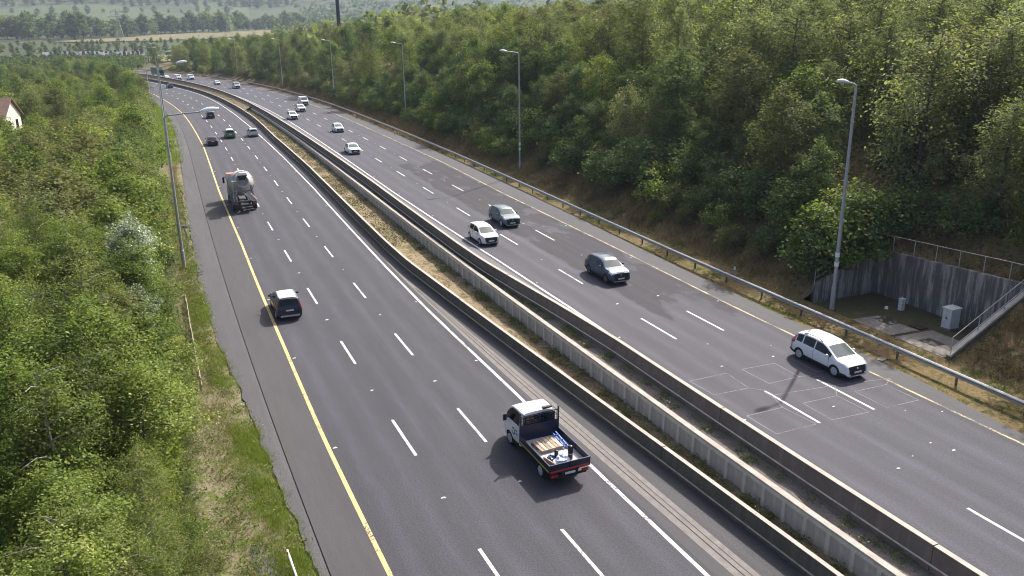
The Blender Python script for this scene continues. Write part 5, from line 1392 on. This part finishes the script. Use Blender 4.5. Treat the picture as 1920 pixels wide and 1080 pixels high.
P, s, o = scatter(9000, 22, 80, lambda s: O_EDGE_L(s) - 1.2, lambda s: O_EDGE_L(s) + .02, vz, 26, .2)
stuff(obj('weeds', leaf_mesh('verge_weeds', P + np.stack([0 * s, 0 * s, np.abs(rng.normal(.04, .09, len(s)))], 1), rng.normal(0, .6, (len(s), 3)) + [0, 0, .8], rng.uniform(.05, .14, len(s)), rng.normal(.5, .25, len(s)), G_WEED)), 'leafy weeds spilling over the edge of the left shoulder', 'weeds')
def pebbles(n, s0, s1, oa, ob, zf, size, m, label, clump=0, cr=.3):
    P, s, o = scatter(n, s0, s1, oa, ob, zf, clump, cr); k = len(P); T = np.array([(1, 0, -.5), (-.5, .87, -.5), (-.5, -.87, -.5), (0, 0, .8)]); a = rng.uniform(0, 6.28, k); sz = rng.uniform(*size, k)
    V = np.empty((k, 4, 3)); ca, sa = np.cos(a)[:, None], np.sin(a)[:, None]
    V[:, :, 0] = T[:, 0] * ca - T[:, 1] * sa; V[:, :, 1] = T[:, 0] * sa + T[:, 1] * ca; V[:, :, 2] = T[:, 2] * .7
    V = V * sz[:, None, None] * (1 + rng.normal(0, .2, (k, 4, 1))) + P[:, None, :]
    F = (np.array([(0, 1, 3), (1, 2, 3), (2, 0, 3), (0, 2, 1)])[None] + 4 * np.arange(k)[:, None, None]).reshape(-1, 3)
    stuff(obj('gravel', mesh('gravel', V.reshape(-1, 3), F.tolist(), m)), label, 'gravel')
M_PEB = plain('gravel_grey', (.3, .28, .27), .9, noise=.4, scale=2.0, dirt=(.14, .13, .12))
pebbles(4200, 24, 78, -12.1, lambda s: O_EDGE_L(s) - .45, vz, (.02, .06), M_PEB, 'grey gravel scattered along the left verge', 60, .4)
pebbles(2500, 26.2, 29.6, -12.0, -10.9, vz, (.025, .07), M_PEB, 'patch of grey stones by the white marker pole')
bz = lambda s, o: ground_r(s, o) - .03
P, s, o = scatter(70000, 14, 112, 27.6, 36.0, bz, 22, .35, lambda s, o: np.where((s > AL_S0 - .5) & (s < AL_S1 + .4) & (o < AL_O1 + .6), 0, 1))
stuff(obj('grass', blade_mesh('brown_grass', P, rng.uniform(.18, .65, len(P)), rng.uniform(.02, .05, len(P)), .7, rng.normal(.45, .22, len(P)), G_BROWN)), 'brown and rusty dry grass covering the right bank', 'grass')
P, s, o = scatter(16000, 14, 112, 26.2, 33.5, bz, 40, .3, lambda s, o: np.where((s > AL_S0 - .5) & (s < AL_S1 + .4) & (o > 27), 0, 1))
stuff(obj('weeds', leaf_mesh('bank_weeds', P + np.stack([0 * s, 0 * s, np.abs(rng.normal(.1, .18, len(s)))], 1), rng.normal(0, .6, (len(s), 3)) + [0, 0, .8], rng.uniform(.06, .16, len(s)), rng.normal(.45, .25, len(s)), G_WEED)), 'patchy weeds and brambles among the brown grass of the right bank', 'weeds')
P, s, o = scatter(26000, 110, 300, 25.5, 33, bz, 14, .6)
stuff(obj('grass', blade_mesh('far_brown_grass', P, rng.uniform(.3, .8, len(P)), rng.uniform(.08, .16, len(P)), .7, rng.normal(.5, .22, len(P)), G_BROWN)), 'faded grass at the foot of the far right wood', 'grass')
P, s, o = scatter(26000, 16, 130, lambda s: O_EDGE_R(s) + .05, 27.3, bz, 26, .25, lambda s, o: np.clip(.35 + .6 * np.sin(s * .4 + o * 2), 0, 1))
stuff(obj('grass', blade_mesh('rail_grass', P, rng.uniform(.08, .28, len(P)), rng.uniform(.015, .04, len(P)), .6, rng.normal(.4, .25, len(P)), G_GREEN)), 'green grass and weeds under the right guard rail', 'grass')
P, s, o = scatter(75000, 12, 420, 33.5, 62, bz, 24, .9, lambda s, o: np.where((s > AL_S0 - .5) & (s < AL_S1 + 1.4) & (o < AL_O1 + 2.5), 0, np.clip(.25 + (o - 33) / 12 + np.maximum(0, (s - 110) / 60), 0, 1)))
P[:, 2] += np.abs(rng.normal(.25, .45, len(s)))
stuff(obj('undergrowth', leaf_mesh('undergrowth', P, rng.normal(0, .6, (len(s), 3)) + [0, 0, .8], rng.uniform(.18, .42, len(s)), rng.normal(.45, .2, len(s)), L_DARK)), 'dark green undergrowth beneath the trees of the right bank', 'undergrowth')
# plants of the median
def med(n, s0, s1, oa, ob, z, h, sz, m, clump, cr, nm, lab):
    P, s, o = scatter(n, s0, s1, oa, ob, z, clump, cr)
    P[:, 2] += np.abs(rng.normal(0, h, len(s)))
    stuff(obj('weeds', leaf_mesh(nm, P, rng.normal(0, .6, (len(s), 3)) + [0, 0, .7], rng.uniform(*sz, len(s)), rng.normal(.5, .25, len(s)), m)), lab, 'weeds')
med(9000, 12, 75, lambda s: O_PANEL(s) - .9, lambda s: O_PANEL(s) - .1, .2, .16, (.05, .13), G_WEED, 45, .16, 'weeds_foot', 'dark green weeds along the foot of the precast median wall')
med(14000, 12, 75, lambda s: O_WALL_L(s) + .5, lambda s: O_PANEL(s) - .2, .19, .05, (.03, .09), leafmat('litter_leaf', [(0, (.06, .04, .02)), (.5, (.2, .13, .07)), (1, (.42, .32, .2))], .1), 40, .3, 'weeds_litter', 'withered brown plants and leaf litter on the near median')
med(26000, 70, 204, lambda s: O_WALL_L(s) + .5, lambda s: O_PANEL(s) - .1, lambda s, o: float(SOIL_L(s)), .08, (.08, .18), leafmat('median_turf', [(0, (.08, .07, .03)), (.5, (.15, .14, .05)), (1, (.26, .22, .1))], .15), 45, .5, 'weeds_turf', 'olive and straw turf covering the far median')
med(10000, 12, 90, lambda s: O_PANEL(s) + .9, lambda s: O_WALL_R(s) - .2, 1.13, .12, (.05, .12), G_WEED, 50, .18, 'weeds_right', 'scattered green weeds in the gravel beside the brown barrier')
ONES = 'first second third fourth fifth sixth seventh eighth ninth tenth eleventh twelfth thirteenth fourteenth fifteenth sixteenth seventeenth eighteenth nineteenth'.split()
def num(q):
    """ordinal in words"""
    if q < 20: return ONES[q - 1]
    t = ['twenty', 'thirty', 'forty', 'fifty', 'sixty', 'seventy'][q // 10 - 2]
    return t[:-1] + 'ieth' if q % 10 == 0 else t + '-' + ONES[q % 10 - 1]
# ================================================================== far things
# cars in the far car park, each a small solid of its own
paints = [P_WHITE, P_LSILVER, P_GREY, P_BLACK, P_NAVY, P_BLUE, P_SILVER, paint('paint_red', (.35, .03, .03)), P_PEARL]
structure(field([(-2.6, 640, 720), (0, 640, 722), (2, 640, 715), (3.0, 640, 705)], plain('car_park_asphalt', (.11, .108, .112), .9, noise=.15, scale=.1), 1.1)).name = 'car_park'
low = MB().add([(-2.1, -.85, .25), (2.1, -.85, .25), (2.1, .85, .25), (-2.1, .85, .25), (-2.1, -.88, .85), (2.1, -.82, .75), (2.1, .82, .75), (-2.1, .88, .85)], [(3, 2, 1, 0), (4, 5, 6, 7), (0, 1, 5, 4), (1, 2, 6, 5), (2, 3, 7, 6), (3, 0, 4, 7)], 0)
low.add([(-1.9, -.8, .86), (1.1, -.8, .84), (1.1, .8, .84), (-1.9, .8, .86), (-1.5, -.65, 1.45), (.3, -.65, 1.45), (.3, .65, 1.45), (-1.5, .65, 1.45)], [(4, 5, 6, 7)], 0).add([(-1.9, -.8, .86), (1.1, -.8, .84), (1.1, .8, .84), (-1.9, .8, .86), (-1.5, -.65, 1.45), (.3, -.65, 1.45), (.3, .65, 1.45), (-1.5, .65, 1.45)], [(0, 1, 5, 4), (1, 2, 6, 5), (2, 3, 7, 6), (3, 0, 4, 7)], 1)
for x in (-1.3, 1.3): low.lathe([(.32, -.88), (.32, .88)], 8, 'y', (x, 0, .32), 1)
low_me = low.mesh('parked_car', [P_WHITE, M_GLASS])
r = random.Random(12); k = 0
rows = [646, 662, 678, 694, 710]
ordw = ['first', 'second', 'third', 'fourth', 'fifth']
for ri, rr in enumerate(rows):
    az = -2.4
    q = 0
    while az < 2.8 - .2 * (ri > 3):
        az += r.choice([.24, .25, .26, .5, .75]); q += 1
        c = obj('parked_car', low_me); c.material_slots[0].link = 'OBJECT'; c.material_slots[0].material = r.choice(paints)
        x, y = polar(rr + r.uniform(-1, 1), az); c.location = (x, y, far_z(rr, az) + 1.1); c.rotation_euler = (0, 0, R(90 - az) + r.choice([0, math.pi]) + r.uniform(-.03, .03))
        n_ = c.material_slots[0].material.name.replace('paint_', '').replace('_', ' ')
        tag(c, f'small {n_} car in the {ordw[ri]} car park row, {num(q)} from left', 'car', 'cars in the far car park')
# lamp posts around the car park
for i, (px_az, rr, h, w) in enumerate(((1.6, 560, 13, 'left of the pylon line'), (2.4, 520, 13, 'over the middle of the car park'), (3.1, 500, 14, 'right end of the car park'), (3.45, 470, 13, 'before the tan field'), (4.6, 470, 13, 'beside the tan patch beyond the curve'), (6.3, 600, 15, 'before the far pasture'), (-3.6, 600, 12, 'far left beyond the wood'), (-1.6, 560, 13, 'behind the left wood'))):
    x, y = polar(rr, px_az)
    t = thing('far_lamp_post', f'tiny far lamp post with white head, {w}', 'lamp post', (x, y, far_z(rr, px_az)), 0, 'lamp posts beyond the wood')
    MB().tube([(0, 0, 0), (0, 0, h)], [.14, .09], 6).build('pole', M_POLE, t, True)
    MB().add([(-1.0, -.35, h), (1.0, -.35, h), (1.0, .35, h), (-1.0, .35, h), (-.5, -.2, h + .4), (.5, -.2, h + .4), (.5, .2, h + .4), (-.5, .2, h + .4)], [(3, 2, 1, 0), (4, 5, 6, 7), (0, 1, 5, 4), (1, 2, 6, 5), (2, 3, 7, 6), (3, 0, 4, 7)]).build('lamp_head', M_HEAD, t)
# pylons
M_PYL = plain('pylon_steel', (.34, .35, .36), .6, .4)
def pylon(az, rr, h, label):
    x, y = polar(rr, az); t = thing('pylon', label, 'pylon', (x, y, far_z(rr, az) - .5), R(-az), 'power pylons')
    b = MB(); lv = [(0, 4.2), (.22, 2.9), (.42, 1.9), (.6, 1.1), (.78, .9), (.93, .8), (1, .15)]
    for (u0, w0), (u1, w1) in zip(lv, lv[1:]):
        A = [Vector((sx * w0, sy * w0, u0 * h)) for sx, sy in ((-1, -1), (1, -1), (1, 1), (-1, 1))]; B = [Vector((sx * w1, sy * w1, u1 * h)) for sx, sy in ((-1, -1), (1, -1), (1, 1), (-1, 1))]
        for i in range(4):
            b.bar(A[i], B[i], .34); b.bar(A[i], B[(i + 1) % 4], .22); b.bar(A[(i + 1) % 4], B[i], .22)
    b.build('tower', M_PYL, t)
    for u, w in ((.62, 6.5), (.77, 7.5), (.92, 5.2)):
        c = MB(); c.bar((-w, 0, u * h), (w, 0, u * h), .3); c.bar((-w, 0, u * h), (0, 0, u * h + 2.2), .22); c.bar((w, 0, u * h), (0, 0, u * h + 2.2), .22); c.build('cross_arm', M_PYL, t)
        for sx in (-1, 1): MB().tube([(sx * w, 0, u * h), (sx * w, 0, u * h - 2)], .16, 5).build('insulator', plain('insulator', (.2, .16, .13), .4), t)
pylon(1.75, 900, 31, 'lattice power pylon standing at the left end of the tan field')
pylon(8.15, 1000, 40, 'lattice power pylon standing on the tan field to the right of the other')
# house beyond the left wood
hx, hy = polar(150, -6.75); hs = thing('house', 'cream house with brown tiled roof beyond the left wood', 'house', (hx, hy, 5.0), R(-12))
CREAM = plain('house_cream', (.62, .58, .5), .85, noise=.1, scale=1); TILE = plain('roof_tile_brown', (.17, .105, .075), .85, noise=.35, scale=3)
MB().add([(-5.5, -4, 0), (5.5, -4, 0), (5.5, 4, 0), (-5.5, 4, 0), (-5.5, -4, 5.4), (5.5, -4, 5.4), (5.5, 4, 5.4), (-5.5, 4, 5.4), (-5.5, 0, 7.8), (5.5, 0, 7.8)], [(0, 1, 5, 4), (2, 3, 7, 6), (1, 2, 6, 9, 5), (3, 0, 4, 8, 7)]).build('wall', CREAM, hs)
rf = MB(); 
for sy in (1, -1): rf.add([(-5.9, sy * 4.4, 5.2), (5.9, sy * 4.4, 5.2), (5.9, 0, 7.95), (-5.9, 0, 7.95), (-5.9, sy * 4.4, 5.35), (5.9, sy * 4.4, 5.35), (5.9, 0, 8.1), (-5.9, 0, 8.1)], [(0, 1, 2, 3), (4, 7, 6, 5), (0, 4, 5, 1), (3, 2, 6, 7), (0, 3, 7, 4), (1, 5, 6, 2)])
rf_o = rf.build('roof', TILE, hs); MB().box((-.5, -.4, 7.6), (.5, .4, 9.1)).build('chimney', CREAM, rf_o)
for x in (-3.6, 0, 3.6):
    for z in (1.0, 3.5):
        w = MB().box((x - .6, -4.06, z), (x + .6, -4.005, z + 1.3)).build('window', M_GLASS, hs); MB().box((x - .7, -4.12, z - .1), (x + .7, -4.0, z - .02)).build('sill', M_BAND, w)
for y in (-1.8, 1.8):
    w = MB().box((5.505, y - .5, 3.4), (5.56, y + .5, 4.7)).build('window', M_GLASS, hs)
# dark slim mast beyond the right wood
x, y = polar(330, 15.1); ms = thing('mast', 'dark slim mast rising beyond the right wood at the top of the picture', 'mast', (x, y, far_z(330, 15.1) - 1))
MB().tube([(0, 0, 0), (0, 0, 20), (0, 0, 40)], [.9, .75, .6], 10).build('shaft', plain('mast_dark', (.03, .032, .04), .7, noise=.2), ms, True)
for z in (32, 36): MB().lathe([(1.0, z), (1.0, z + 1.6)], 10).build('collar', plain('mast_dark', (.03, .032, .04), .7), ms)

# ---- far trees
FAR = [k for k in PROTO if k[1] == 'far']
def far_tree(az, rr, h, w, label, i, lift=0):
    tm, cm, H = PROTO[FAR[i % len(FAR)]]; e = bpy.data.objects.new('far_tree', None); link(e)
    e.location = (*polar(rr, az), far_z(rr, az) - .3 + lift); e.rotation_euler = (0, 0, r.uniform(0, 6.28)); k = h / H; e.scale = (k * w, k * w, k)
    obj('trunk', tm, e); obj('crown', cm, e); tag(e, label, 'tree', 'trees beyond the motorway'); return e
def num_(q):
    return {1: 'first', 2: 'second', 3: 'third', 4: 'fourth', 5: 'fifth', 6: 'sixth', 7: 'seventh', 8: 'eighth', 9: 'ninth', 10: 'tenth'}.get(q, '%d%s' % (q, {1: 'st', 2: 'nd', 3: 'rd'}.get(q % 10 if q not in (11, 12, 13) else 0, 'th')))
belts = [('hedge before the tan field', -5.2, 14, 835, 45, 3, 6.5, .3), ('hedge behind the car park', -5.2, 6, 735, 8, 4, 7.5, .4), ('belt above the tan field', -5, 13, 1270, 45, 13, 27, .36), ('hedge across the green pasture', -6, 9, 1690, 40, 7, 16, .9),
         ('belt above the green pasture', -6, 12, 1930, 60, 12, 26, .42), ('clump in front of the car park', -5, -1.6, 600, 25, 5, 8, .6), ('copse beyond the far curve', 4.8, 11.5, 480, 45, 9, 13, .42), ('middle copse beyond the far curve', 5.6, 13, 560, 30, 10, 14, .5)]
for nm, a0, a1, rr, dr, h0, h1, st in belts:
    az = a0; q = 0
    while az < a1:
        q += 1; far_tree(az, (rr if nm != 'belt above the tan field' else 995 + max(0, az) * 24) + r.uniform(-dr, dr), r.uniform(h0, h1), r.uniform(.85, 1.3), f'{num(q)} far tree from the left in the {nm}', r.randrange(4)); az += st * r.uniform(.6, 1.4)
# woods on the hills that read as one mass
def mass(n, a0, a1, r0, r1, h, leaf, lm, name, label, per=26):
    C = []; K = []
    for _ in range(n):
        az = r.uniform(a0, a1); rr = r.uniform(r0, r1); x, y = polar(rr, az); z = far_z(rr, az); hh = h * r.uniform(.7, 1.25); w = hh * .42
        d = rng.normal(0, 1, (per, 3)); d /= np.linalg.norm(d, axis=1, keepdims=True); d[:, 2] = np.abs(d[:, 2]) * 1.0 - .15
        C.append(np.array([x, y, z + hh * .45]) + d * [w, w, hh * .55]); K.append(np.clip(rng.normal(.45, .15, per) + r.uniform(-.2, .2), 0, 1))
    C = np.concatenate(C); K = np.concatenate(K)
    N = rng.normal(0, .6, C.shape) + [-.2, -.5, .6]
    tag(obj(name, leaf_mesh(name, C, N, leaf * rng.uniform(.7, 1.3, len(C)), K, lm, .8)), label, 'wood', None, 'stuff')
mass(2600, -8, 66, 1960, 2650, 17, 5.5, L_DARK, 'far_wood', 'dark woods covering the hillside at the top of the picture')
mass(900, 12, 66, 1100, 1900, 15, 5.0, L_DARK, 'far_wood', 'hazy woods on the lower slopes beyond the right bank')
mass(1300, 11, 66, 300, 900, 17, 2.4, L_OLIVE, 'far_wood', 'continuous woodland behind the trees of the right bank', 34)
mass(420, -8, 3, 430, 620, 4.5, 1.0, L_DARK, 'far_wood', 'green woodland between the left wood and the car park', 70)
# ---- the hazy air
hz = MB().box((-2600, -300, -14), (4600, 3400, 300)).build('haze', None)
hz.data.materials.clear()
hm = bpy.data.materials.new('haze_air'); hm.use_nodes = True
for nn in list(hm.node_tree.nodes):
    if nn.type == 'BSDF_PRINCIPLED': hm.node_tree.nodes.remove(nn)
pv = hm.node_tree.nodes.new('ShaderNodeVolumePrincipled'); pv.inputs['Color'].default_value = (.64, .77, 1.0, 1); pv.inputs['Density'].default_value = HAZE; pv.inputs['Anisotropy'].default_value = 0.2
hm.node_tree.links.new(pv.outputs[0], hm.node_tree.nodes['Material Output'].inputs['Volume'])
hz.data.materials.append(hm); tag(hz, 'thin pale haze in the air over the whole valley', 'haze', None, 'stuff')
